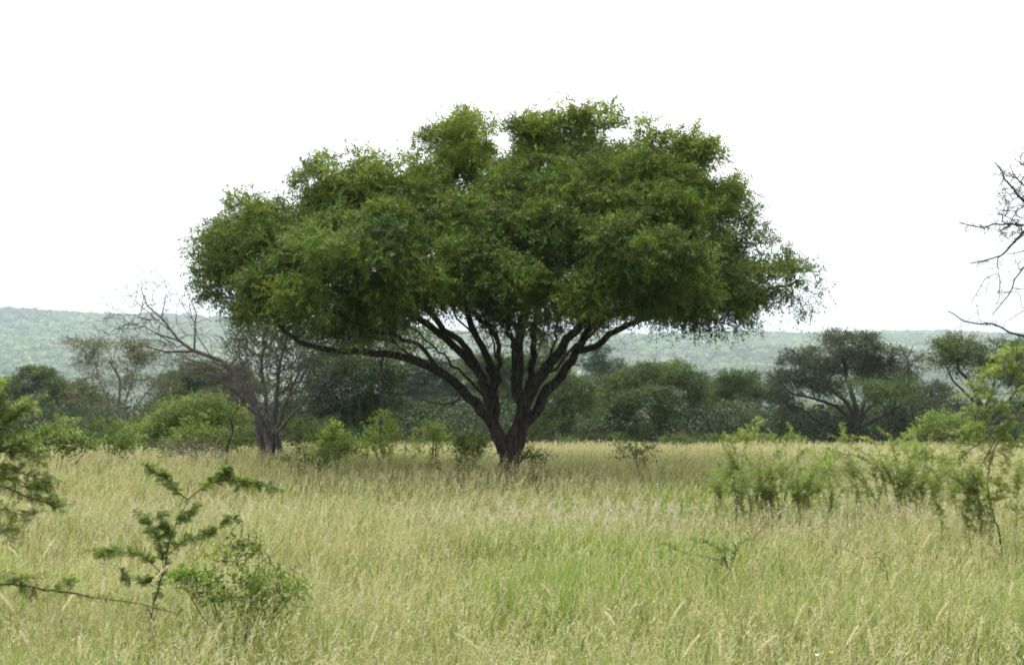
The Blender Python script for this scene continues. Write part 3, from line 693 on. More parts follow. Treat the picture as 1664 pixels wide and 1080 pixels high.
shrub('large bright green bush left of the grey dead tree', 330, 27, [(335, 678, 34, 22), (300, 690, 34, 24, .5), (378, 695, 34, 24, .4), (258, 700, 32, 22, .3), (330, 715, 60, 18, -.8), (352, 662, 20, 12), (285, 668, 16, 12), (232, 712, 24, 14), (400, 715, 26, 16, -.4), (310, 660, 14, 8)], P_BUSH, leaf=.07, dens=9, cl=.2)
shrub('low bushy shrub at the far left, its sprays fanning out like ferns', 100, 22.5, [(100, 715, 46, 14), (70, 722, 34, 14), (130, 726, 30, 12), (95, 700, 20, 6)], P_BUSH, leaf=.07, dens=8, wr=.55)
shrub('small twiggy bush between the far left shrub and the large bright bush', 175, 24, [(165, 722, 16, 10), (190, 718, 20, 14), (215, 722, 22, 10)], P_BUSH, leaf=.07, dens=8, wr=.55)
shrub('dull olive bush rising behind the far left shrub', 150, 30, [(150, 695, 20, 16), (175, 700, 24, 14), (225, 700, 26, 18)], P_GREEN, leaf=.08, dens=4.5, cl=.2)
shrub('leafy dull green shrub just right of the grey dead trunk', 505, 27, [(505, 715, 36, 22), (480, 700, 26, 26, 1), (540, 705, 34, 24, 1), (560, 722, 30, 14)], P_GREEN, leaf=.06, dens=6)
shrub('yellow-green bush nearest the grey dead tree with pale upright sprigs', 545, 22.5, [(545, 722, 28, 16), (530, 738, 22, 10), (560, 738, 22, 10), (545, 704, 8, 12, 0, .6)], P_YEL, leaf=.07, dens=8, wr=.6)
shrub('tallest yellow-green bush with a pointed shoot, left of the big trunk', 625, 23, [(620, 705, 26, 20), (640, 720, 34, 18), (612, 730, 30, 14), (618, 682, 6, 14, 0, .9), (655, 732, 26, 10)], P_YEL, leaf=.07, dens=8, wr=.6)
shrub('narrow yellow-green bush between the pointed bush and the low one by the trunk', 703, 24, [(703, 708, 16, 18), (695, 724, 22, 12), (712, 726, 16, 10)], P_YEL, leaf=.07, dens=8, wr=.6)
shrub('low rounded yellow-green bush just left of the big trunk', 760, 22.6, [(760, 724, 26, 14), (748, 732, 18, 10), (776, 732, 16, 10)], P_BUSH, leaf=.065, dens=9, wr=.55)
shrub('small dark plant growing against the right side of the big trunk', 872, 20.8, [(862, 742, 12, 8), (882, 746, 12, 6)], P_GREEN, leaf=.05, dens=9)
shrub('small green shrub in open grass to the right of the big trunk', 1045, 20.5, [(1050, 732, 26, 12), (1030, 742, 22, 10), (1070, 730, 16, 8), (1012, 726, 7, 12, 0, .5)], P_GREEN, leaf=.05, dens=9, bare=20)
shrub('bushy pale shrub under the broad grey tree', 1230, 40, [(1210, 712, 20, 8), (1240, 715, 22, 8), (1290, 716, 20, 6)], P_BUSH, leaf=.07, dens=5)
shrub('rounded yellow-green bush below the gap between the two rightmost trees', 1530, 40, [(1530, 690, 36, 18), (1505, 705, 30, 10), (1565, 700, 30, 14)], P_BUSH, leaf=.08, dens=4.5, cl=.2)
shrub('low straggly weed in the grass before the grey dead tree', 490, 19.5, [(480, 748, 24, 8), (515, 752, 22, 8), (536, 740, 8, 8)], P_OLIVE, leaf=.05, dens=7, bare=14)
shrub('small olive weed left of the big tree in the mid grass', 750, 18.5, [(752, 755, 22, 6), (700, 758, 20, 5)], P_OLIVE, leaf=.045, dens=7, bare=10)
for (lab, x, Y, w, h) in [('low pale weedy plant beyond the shrub in open grass', 1100, 38, 28, 8), ('low weedy plant at the foot of the forked olive tree', 1000, 42, 26, 7), ('low weedy plant behind the big trunk on its right', 915, 40, 24, 6), ('low pale bush at the foot of the flat-topped pale tree', 1165, 42, 26, 8), ('low bright weed left of the small twiggy bush', 35, 36, 30, 12), ('pale weed patch left of the big bright bush stems', 425, 30, 22, 9)]:
    shrub(lab, x, Y, [(x, 716, w, h), (x + w * .7, 719, w * .6, h * .7)], P_OLIVE + P_GREEN, leaf=.06, dens=5)

# brush pile and the crooked dark stub beside the dead tree
def brush():
    Y0 = 23.5; b = ground(310, Y0)
    t = thing('brush_pile', 'low heap of grey fallen twigs in front of the large bright bush', 'brush pile', b)
    sk = Skel(); sk.add(b, -1, .01)
    for _ in range(16):
        x = rng.uniform(265, 350); sk.limb([at(x, 742, Y0 + rng.normal(0, .3)), at(x + rng.uniform(-25, 25), 728 + rng.normal(0, 6), Y0 + rng.normal(0, .3)), at(x + rng.uniform(-50, 50), 722 + rng.normal(0, 9), Y0 + rng.normal(0, .3))], .014, .006, par=0, step=.15)
    sk.attach([at(rng.uniform(255, 370), rng.uniform(712, 745), Y0 + rng.normal(0, .35)) for _ in range(260)], step=.15, bias=.05)
    s_ = np.array([sk.par[i] != 0 for i in range(len(sk.P))])
    r = np.minimum(sk.radii(tip=.005), .02)
    v, f = tubes(sk, r, s_, 4); mesh('twigs', v, f, M_GREYBARK, t)
    t = thing('dead_stub', 'crooked dark dead branch standing upright left of the grey trunk', 'branch', ground(374, Y0))
    sk = Skel()
    sk.limb([ground(368, Y0), at(370, 728, Y0), at(374, 712, Y0), at(379, 700, Y0), at(376, 685, Y0), at(380, 672, Y0), at(388, 664, Y0)], .028, .014, step=.08, jit=.008)
    sk.limb([at(378, 690, Y0), at(372, 680, Y0), at(371, 672, Y0)], .012, .006, step=.08)
    sk.limb([at(374, 712, Y0), at(384, 722, Y0), at(386, 735, Y0)], .012, .008, step=.08)
    v, f = tubes(sk, sk.radii(), np.ones(len(sk.P), bool), 6); mesh('branch', v, f, M_BARK, t)
brush()
def log_():
    Y0 = 20.9
    t = thing('fallen_branch', 'broken dark branch stub leaning at the foot of the big trunk', 'branch', ground(856, Y0))
    sk = Skel(); sk.limb([at(842, 752, Y0), at(852, 742, Y0), at(862, 730, Y0)], .03, .014, step=.06, jit=.006)
    sk.limb([at(850, 745, Y0), at(866, 742, Y0), at(884, 738, Y0)], .02, .008, step=.08, jit=.006)
    v, f = tubes(sk, sk.radii(), np.ones(len(sk.P), bool), 7, .1); mesh('branch', v, f, M_BARK, t)
log_()

# ------------------------------------------------------------------ thorny acacia saplings with feathery fronds
def fronds(Pb, D, Ln, pal, droop=.2):
    """bipinnate fronds: base points, directions, lengths"""
    n = len(Pb); np_ = 8
    D = nrm(D); Nn = nrm(np.array([0, 0, 1.0]) + rng.normal(0, .45, (n, 3)))
    Sd = nrm(np.cross(D, Nn)); Nn = np.cross(Sd, D)
    pc = np.array([c for c, _ in pal]); cw = np.array([w for _, w in pal], float); cw /= cw.sum()
    base = pc[rng.choice(len(pal), n, p=cw)] * rng.uniform(.8, 1.25, (n, 1))
    Q, Cc = [], []
    for k in range(np_):
        t = (k + .7) / np_
        p = Pb + D * (Ln * t)[:, None]; p[:, 2] -= Ln * droop * t * t
        w = math.sin(math.pi * min(1, t * .85 + .12)) * .36
        for sg in (-1, 1):
            A = nrm(Sd * sg + D * .45 + Nn * rng.normal(.1, .15, (n, 1)))
            Q.append(leafquads(p, A, Nn, Ln * w * rng.uniform(.85, 1.15, n), Ln * .105))
            Cc.append(base * rng.uniform(.9, 1.1, (n, 1)))
    # central stalk
    Q.append(leafquads(Pb, D, Nn, Ln, Ln * .03)); Cc.append(base * 1.1)
    return np.concatenate(Q), np.concatenate(Cc)
def thorn(label, basepx, Y, stems, pal, name='thorn_sapling', kind='sapling', fl=.06, step=.014, side=.1, nside=5, r0=.01, t0=.15, bark=None, tipc=True, onto=None, thorns=True, leafd=2, multi=0, auto=()):
    """stems: list of (points [(px,py,dY)], base radius, leaf density factor)"""
    b = ground(basepx, Y)
    t = thing(name, label, kind, b)
    sk = Skel(); b0 = b.copy(); b0[2] -= .05; sk.add(b0, -1, r0, 0)
    Pb, D, Ln = [], [], []; TV = []; cutoff = []
    stems = list(stems)
    for (cx, cy, rx, ry, n_, by) in auto:      # arching shoots that fill out the bush
        for _ in range(n_):
            ex, ey = cx + rng.normal(0, rx * .6), cy + rng.normal(0, ry * .6); bx = basepx + (ex - basepx) * rng.uniform(.6, 1.05) + rng.normal(0, 12)
            d_ = rng.normal(0, .25 * Y / 12)
            stems.append(([(bx, by, 0), (bx * .6 + ex * .4, by * .45 + ey * .55, d_ * .5), (bx * .2 + ex * .8, ey - 3 + rng.normal(0, 5), d_), (ex, ey + 4, d_), (ex + (ex - bx) * .3, ey + rng.uniform(0, 14), d_ * 1.1)], .0045, .8))
    for (pts, rad, dn) in stems:
        P = [at(p[0], p[1], Y + (p[2] if len(p) > 2 else 0)) for p in pts]
        if multi and pts[0][1] >= multi:      # a shoot of its own out of the ground
            g0 = ground(pts[0][0] + rng.normal(0, 10), Y + rng.normal(0, .12)); g0[2] -= .05
            ids = sk.limb([g0, (g0 + P[0]) / 2 + rng.normal(0, .04, 3)] + P, rad, rad * .3, par=0, step=.05, jit=.006)
            cutoff.append(ids[0])
        else: ids = sk.limb(P, rad, rad * .3, step=.05, jit=.0035)
        L = np.array([sk.P[i] for i in ids]); lines = [(L, dn)]
        for _ in range(int(nside * dn)):
            i = rng.integers(len(L) // (2 if multi else 5), len(L)); ax = nrm(L[min(i + 1, len(L) - 1)] - L[max(0, i - 1)])
            d = nrm(ax * .7 + rng.normal(0, .6, 3) + np.array([0, 0, .15])); l = side * rng.uniform(.5, 1.4)
            q_ = [L[i], L[i] + d * l * .5, L[i] + d * l + np.array([0, 0, -.1 * l])]
            j = sk.limb(q_, rad * .3, rad * .12, par=ids[i], step=.04)
            lines.append((np.array([sk.P[a] for a in j]), 1))
        for li, (Lp, dn_) in enumerate(lines):
            seg = np.linalg.norm(np.diff(Lp, axis=0), axis=1); cum = np.concatenate([[0], np.cumsum(seg)]); T = cum[-1]
            s = np.arange(T * (max(t0, .38 if multi and pts[0][1] >= multi else 0) if li == 0 else .1), T, step)
            if dn_ < 1: s = s[rng.uniform(size=len(s)) < dn_]
            if len(s) == 0: continue
            pos = np.stack([np.interp(s, cum, Lp[:, a]) for a in range(3)], 1)
            ax = nrm(np.stack([np.interp(s + .03, cum, Lp[:, a]) for a in range(3)], 1) - np.stack([np.interp(s - .03, cum, Lp[:, a]) for a in range(3)], 1) + 1e-6)
            for rep in range(leafd):
                rd = rng.normal(0, 1, pos.shape); rd = nrm(rd - ax * (rd * ax).sum(1, keepdims=True))
                rd[:, 2] = rd[:, 2] * .6 + .15
                Pb.append(pos); D.append(nrm(rd + ax * .45)); Ln.append(fl * rng.uniform(.55, 1.2, len(pos)) * (1 - .45 * (s / T) ** 3))
            if thorns:
                sel = rng.uniform(size=len(pos)) < .5
                rd = rng.normal(0, 1, pos.shape); rd = nrm(rd - ax * (rd * ax).sum(1, keepdims=True)); p_ = pos[sel]; d_ = nrm(rd[sel] + ax[sel] * .2)
                TV.append(leafquads(p_, d_, rng.normal(size=d_.shape), np.full(len(p_), fl * .7), np.full(len(p_), fl * .06)))
    r = sk.radii(tip=.0016); r = np.minimum(r, r0)
    ok = np.ones(len(r), bool); ok[cutoff] = False
    tube_obj('stems', sk, r, ok, bark or M_BROWNBARK, t)
    q, c = fronds(np.vstack(Pb), np.vstack(D), np.concatenate(Ln), pal)
    if TV:
        tv = np.concatenate(TV); q = np.concatenate([q, tv]); c = np.concatenate([c, np.tile([[.5, .47, .38]], (len(tv), 1))])
    quads('foliage', q, M_LEAFTHIN, t, c)
    return t
P_FR = [((.10, .16, .035), 3), ((.075, .125, .03), 3), ((.14, .2, .045), 1.5), ((.13, .12, .05), .4)]
P_FRB = [((.20, .27, .055), 3), ((.15, .21, .045), 3), ((.26, .32, .09), 1.5), ((.22, .2, .1), .6)]
thorn('feathery thorn sapling with a forked top in the left foreground grass', 240, 7.6,
      [([(240, 1085), (243, 1040), (246, 1000), (255, 960), (268, 920), (273, 885), (285, 855), (297, 828), (305, 812)], .011, .45),
       ([(305, 812), (285, 795), (268, 778), (250, 765), (238, 757)], .006, 1.4),
       ([(305, 812), (325, 795), (345, 784), (375, 779), (410, 783), (440, 790), (462, 797)], .006, .95),
       ([(266, 925), (262, 890), (248, 862), (228, 840)], .004, 1.1),
       ([(262, 930), (235, 905), (205, 897), (170, 897), (140, 893)], .005, .95),
       ([(270, 905), (300, 880), (335, 868), (358, 855), (378, 843)], .005, .9),
       ([(288, 850), (310, 838), (318, 828)], .003, 1), ([(255, 955), (232, 942), (210, 938), (200, 935)], .003, .8),
       ([(350, 783), (360, 772), (368, 768)], .003, 1), ([(280, 870), (265, 860), (262, 845)], .003, 1)],
      P_FR + P_FR + P_FRB, side=.055, nside=7, step=.008, fl=.06, leafd=3)
thorn('long low thorny branch lying across the grass at the lower left', -30, 7.3,
      [([(-60, 975), (-20, 952), (20, 950), (60, 955), (110, 962), (150, 970), (200, 976), (245, 984), (290, 1000)], .011, .8),
       ([(10, 950), (40, 940), (75, 938)], .004, 1.2), ([(-30, 958), (0, 935), (25, 930)], .004, 1.2), ([(90, 960), (110, 948), (128, 945)], .003, 1.), ([(30, 952), (50, 966), (65, 972)], .003, 1)],
      P_FR + P_FRB, name='thorn_branch', kind='branch', side=.06, nside=5, step=.011, fl=.048, t0=0, leafd=2)
thorn('bushy feathery acacia sapling entering from the left edge above the grass', -60, 8.0,
      [([(-60, 1000), (-62, 880), (-50, 780), (-20, 720), (20, 680), (50, 655), (78, 638)], .02, .7),
       ([(-55, 800), (-20, 740), (20, 705), (60, 690), (100, 687)], .01, .8), ([(-45, 770), (-10, 760), (25, 765), (55, 775), (75, 770)], .01, 1.3), ([(-40, 790), (0, 790), (40, 805), (70, 815), (95, 823)], .01, 1.2),
       ([(-50, 830), (-10, 825), (20, 830), (50, 842)], .008, 1.2), ([(-20, 720), (0, 680), (10, 655), (5, 635)], .008, 1.1), ([(-30, 740), (10, 735), (50, 745), (72, 755)], .008, 1.4), ([(-40, 760), (0, 775), (40, 790), (62, 795)], .008, 1.4),
       ([(-50, 850), (-20, 860), (10, 868)], .006, .9), ([(-60, 770), (-30, 740), (-5, 700), (20, 700)], .008, 1.2), ([(-10, 712), (20, 722), (45, 725)], .006, 1.3), ([(0, 690), (25, 668), (45, 668)], .006, 1), ([(-30, 690), (-10, 660), (-15, 640)], .006, 1.2)],
      P_FR + P_FRB, side=.15, nside=8, r0=.016, step=.012, fl=.06)
thorn('arching thorn bush with long sprays entering from the right edge', 1625, 11.2,
      [([(1625, 870), (1612, 830), (1605, 790), (1612, 740), (1630, 700), (1650, 660), (1672, 610)], .014, .45),
       ([(1700, 640), (1660, 672), (1620, 700), (1580, 728), (1548, 758), (1522, 782)], .011, 1.3), ([(1625, 700), (1600, 745), (1572, 785), (1545, 808)], .008, 1.1),
       ([(1720, 600), (1670, 590), (1630, 600), (1600, 612), (1570, 625)], .01, .9), ([(1710, 620), (1670, 630), (1630, 640), (1590, 640)], .008, 1.1), ([(1712, 605), (1680, 590), (1655, 570), (1635, 575)], .008, 1),
       ([(1660, 672), (1625, 668), (1590, 672), (1560, 688)], .007, 1.2), ([(1690, 690), (1650, 690), (1605, 695), (1575, 700)], .008, 1.3), ([(1605, 830), (1640, 800), (1670, 780)], .005, .5), ([(1610, 850), (1580, 810), (1560, 780)], .006, .5),
       ([(1700, 655), (1670, 650), (1645, 655), (1615, 650)], .008, 1.2), ([(1720, 700), (1690, 710), (1660, 725), (1630, 722)], .008, 1.1), ([(1725, 615), (1690, 630), (1665, 620), (1650, 605)], .008, 1.1), ([(1560, 745), (1520, 745), (1490, 735)], .005, 1.1)],
      P_FRB, name='thorn_bush', kind='bush', side=.24, nside=6, r0=.015, fl=.075, step=.018, leafd=2, multi=825, auto=[(1570, 765, 60, 18, 7, 850), (1660, 745, 40, 16, 4, 850)])
AUTO = [[(1380, 762, 80, 12, 10, 800), (1515, 758, 70, 14, 10, 800), (1450, 745, 60, 12, 5, 800)], [(1200, 760, 44, 16, 7, 808), (1260, 768, 70, 14, 11, 810), (1325, 772, 50, 12, 7, 810)]]
thorn('low spreading thorn bush with slanting shoots, left of the arching one', 1455, 14.5,
      [([(1440, 800), (1430, 765), (1400, 745), (1365, 735), (1345, 730)], .01, 1), ([(1455, 800), (1440, 760), (1425, 730), (1412, 715)], .01, 1), ([(1460, 800), (1455, 750), (1450, 715), (1440, 705)], .01, 1.2), ([(1465, 800), (1480, 760), (1490, 725), (1480, 708)], .01, 1.2),
       ([(1420, 805), (1400, 785), (1385, 765), (1350, 765)], .008, 1), ([(1485, 800), (1505, 770), (1530, 745), (1545, 735)], .009, 1.1), ([(1410, 795), (1395, 765), (1370, 750)], .008, 1.1), ([(1475, 795), (1478, 745), (1462, 725)], .008, 1.2), ([(1500, 805), (1520, 785), (1540, 770)], .008, 1), ([(1450, 775), (1415, 742), (1385, 728), (1370, 715)], .007, .9)],
      P_FRB, name='thorn_bush', kind='bush', side=.3, nside=6, r0=.014, fl=.065, step=.02, leafd=2, multi=790, auto=AUTO.pop(0))
thorn('bright feathery thorn bush with curving shoots at the left of the right-hand thorn bushes', 1246, 13.8,
      [([(1215, 805), (1205, 775), (1190, 745), (1175, 725), (1172, 712)], .01, 1), ([(1243, 810), (1225, 765), (1210, 735), (1215, 712), (1225, 704)], .01, 1.1), ([(1252, 812), (1250, 770), (1258, 745), (1265, 735)], .009, 1.2), ([(1275, 810), (1285, 775), (1295, 745), (1300, 725)], .009, 1.1),
       ([(1295, 812), (1308, 790), (1325, 765), (1335, 750)], .009, 1), ([(1198, 810), (1190, 785), (1180, 765), (1165, 750)], .008, 1), ([(1250, 800), (1270, 770), (1285, 755)], .008, 1.3), ([(1245, 800), (1235, 770), (1238, 752)], .008, 1.3), ([(1305, 815), (1320, 800), (1340, 785)], .007, .9), ([(1200, 742), (1190, 722), (1205, 705)], .006, 1.1)],
      P_FRB, name='thorn_bush', kind='bush', side=.28, nside=6, r0=.014, fl=.065, step=.02, leafd=2, multi=790, auto=AUTO.pop(0))
# leafy bush right of the forked sapling
shrub('loose leafy bush in the left foreground beside the forked sapling', 385, 7.8, [(365, 900, 24, 18, 0, .6), (412, 905, 30, 18, 0, .5), (440, 950, 40, 26, .2, .6), (325, 950, 34, 22, 0, .8), (390, 965, 56, 30, 0, .5), (475, 960, 34, 18, 0, .5), (392, 882, 16, 8, 0, .6), (300, 940, 20, 12), (425, 985, 50, 20, 0, .6)],
      [((.14, .21, .04), 3), ((.10, .16, .03), 3), ((.19, .26, .055), 1.5), ((.17, .17, .07), 1)], leaf=.038, dens=68, cl=.06, nst=9, m=4, k=5, wr=.55, bare=30)
thorn('small sprawling thorny plant low in the centre-right grass', 1187, 9.7,
      [([(1185, 925), (1170, 895), (1150, 882), (1128, 880)], .005, 1), ([(1187, 925), (1195, 892), (1212, 876), (1225, 874)], .005, 1), ([(1185, 925), (1175, 890), (1180, 872)], .004, 1), ([(1190, 925), (1150, 905), (1110, 898), (1090, 890)], .004, .8)], P_FR, side=.08, nside=4, fl=.045, step=.016, name='thorn_plant', kind='plant')

# ------------------------------------------------------------------ bare thorn tree reaching in from the right edge
def bare_tree():
    Y0 = 10.0; b = ground(1905, Y0)
    t = thing('bare_thorn_tree', 'nearly bare thorn tree whose dark twigs reach into the white sky from the right edge', 'tree', b)
    def L(*p): return [at(x, y, Y0 + (q[0] if q else 0)) for x, y, *q in p]
    sk = Skel(); b0 = b.copy(); b0[2] -= .2
    sk.limb([b0] + L((1900, 800), (1880, 640), (1850, 520)), .13, .08, g=0, step=.12)
    limbs = [(L((1850, 520), (1800, 440), (1740, 370), (1690, 335), (1664, 325), (1640, 300), (1628, 280), (1618, 265)), .05, .006),
             (L((1850, 520), (1780, 470), (1720, 400), (1664, 378), (1650, 392), (1625, 416), (1605, 422), (1578, 427)), .045, .005),
             (L((1740, 372), (1700, 362), (1664, 366), (1630, 364), (1600, 368), (1580, 366), (1560, 363)), .02, .005),
             (L((1870, 600), (1800, 570), (1720, 560), (1664, 545), (1640, 540), (1616, 526), (1590, 526), (1570, 521), (1541, 506)), .03, .005),
             (L((1621, 420), (1622, 445), (1624, 470), (1620, 495)), .006, .003), (L((1621, 444), (1600, 455), (1585, 478), (1577, 492)), .005, .003),
             (L((1800, 500), (1740, 440), (1680, 425), (1655, 445), (1638, 480), (1612, 512)), .02, .004),
             (L((1664, 335), (1640, 345), (1620, 340)), .006, .003), (L((1690, 340), (1664, 300), (1645, 285), (1640, 268)), .012, .004),
             (L((1720, 350), (1690, 290), (1664, 268), (1650, 262)), .014, .004), (L((1700, 410), (1664, 408), (1650, 412), (1635, 412)), .008, .004), (L((1650, 395), (1635, 385), (1615, 370)), .005, .003),
             (L((1664, 470), (1650, 468)), .004, .003), (L((1780, 540), (1700, 500), (1664, 505), (1652, 512)), .012, .003)]
    for i, (p, a, c) in enumerate(limbs): sk.limb(p, a, c * 1.2, g=i + 1, step=.06, jit=.006)
    T = []
    for (x, y, sx, sy, n) in [(1645, 340, 16, 18, 45), (1640, 380, 20, 8, 26), (1630, 290, 12, 16, 22), (1655, 300, 10, 30, 30), (1600, 366, 26, 6, 18), (1600, 428, 22, 6, 10), (1590, 524, 30, 5, 8), (1620, 470, 14, 18, 7), (1720, 340, 40, 50, 120), (1760, 440, 50, 60, 90)]:
        for _ in range(int(n * 2.6)): T.append(at(x + rng.normal(0, sx), y + rng.normal(0, sy), Y0 + rng.normal(0, .12)))
    sk.attach(T, step=.05, bias=.1, g=99, bend=.5)
    r = sk.radii(tip=.0027, k=2.4); g = np.array(sk.grp)
    for i in range(len(r)):
        p = sk.par[i]
        if p >= 0 and g[i] == 99: r[i] = min(r[i], .006, r[p] * .8 if g[p] != 99 else r[p])
    tube_obj('trunk', sk, r, g == 0, M_GREYBARK, t, rough=.08)
    for i in range(len(limbs)): tube_obj('limb', sk, r, g == i + 1, M_BARK, t)
    tube_obj('twigs', sk, r, g == 99, M_BARK, t)
    P = np.array(sk.P); s = (g == 99) & (rng.uniform(size=len(P)) < .4)
    sp_ = np.concatenate([P[s], P[(g == 3) & (rng.uniform(size=len(P)) < .6)]])
    q, c = sprigs(sp_, np.tile([[0, 0, 1.0]], (len(sp_), 1)), .02, 3, 4, .035, .016, P_GREY + P_OLIVE, up=.2)
    quads('crown', q, M_LEAF, t, c)
bare_tree()
# ------------------------------------------------------------------ far woods on the hills (one mass)
def forest():
    rg = np.random.default_rng(77)
    n = 34000
    y = 230 + (2450 - 230) * rg.uniform(size=n) ** .72
    x = rg.uniform(-1, 1, n) * (y * .56 + 60)
    keep = (gz(x, y) > -60)
    cover = wav(x, y, 60, 4) + .5 * wav(x, y, 25, 15)
    keep &= rg.uniform(size=n) < np.clip(.85 + cover * .3, .35, 1)
    x, y = x[keep], y[keep]; n = len(x); z = gz(x, y)
    rad = rg.uniform(3.0, 8.5, n) * (1 + y / 5000); h = rg.uniform(4.5, 10, n)
    k = 44
    u = nrm(rg.normal(size=(n, k, 3)) + np.array([0, -.2, .45]))
    lum = rg.uniform(.82, 1.18, (n, k, 1))
    C = np.stack([x, y, z + h * .62], 1)[:, None, :] + u * (rad[:, None, None] * np.array([1, 1, .62])) * rg.uniform(.6, 1.08, (n, k, 1))
    ax = nrm(np.cross(u, rg.normal(size=u.shape))); N = nrm(u + rg.normal(0, .5, u.shape))
    C = C.reshape(-1, 3); s = np.repeat(rad, k) * rg.uniform(.5, 1.0, n * k)
    q = leafquads(C - ax.reshape(-1, 3) * s[:, None] * .5, ax.reshape(-1, 3), N.reshape(-1, 3), s, s * .9)
    pal = np.array([(.14, .19, .08), (.10, .145, .065), (.17, .22, .09), (.16, .17, .10), (.21, .26, .12), (.06, .09, .05)])
    b = pal[rg.choice(6, n, p=[.3, .25, .18, .1, .1, .07])] * (1 + .25 * np.clip(wav(x, y, 90, 30), -1, 1))[:, None]
    c = (b[:, None, :] * lum).reshape(-1, 3)
    o = quads('forest', q, M_LEAF, None, c)
    tag(o, 'hazy continuous woodland covering the far hills', 'woodland', kind='stuff')
forest()
def thicket():
    """low scrub that closes the tree line"""
    rg = np.random.default_rng(8)
    n = 4200; y = 62 + 168 * rg.uniform(size=n) ** 1.5; x = rg.uniform(-1, 1, n) * (y * .55 + 10); z = gz(x, y)
    rad = rg.uniform(.8, 2.0, n); h = rg.uniform(1.2, 3.2, n) * np.clip(1.2 - y / 400, .7, 1.2); k = 170
    u = nrm(rg.normal(size=(n, k, 3)) + np.array([0, 0, .3])); rr = rg.uniform(.4, 1.05, (n, k, 1))
    C = np.stack([x, y, z + h * .5], 1)[:, None, :] + u * rr * np.stack([rad, rad, h * .55], 1)[:, None, :]
    ax = nrm(rg.normal(size=u.shape)); N = nrm(u + rg.normal(0, .6, u.shape)); s = rg.uniform(.14, .36, n * k) * np.repeat(np.clip(y / 110, .8, 2), k)
    q = leafquads(C.reshape(-1, 3), ax.reshape(-1, 3), N.reshape(-1, 3), s, s * .6)
    pal = np.array([(.042, .070, .024), (.030, .048, .02), (.06, .088, .03), (.055, .058, .04)])
    b = pal[rg.choice(4, n)]; c = (b[:, None, :] * rg.uniform(.75, 1.3, (n, k, 1))).reshape(-1, 3)
    o = quads('scrub', q, M_LEAF, None, c)
    tag(o, 'dark continuous scrub closing the gaps behind the tree line', 'scrub', kind='stuff')
thicket()

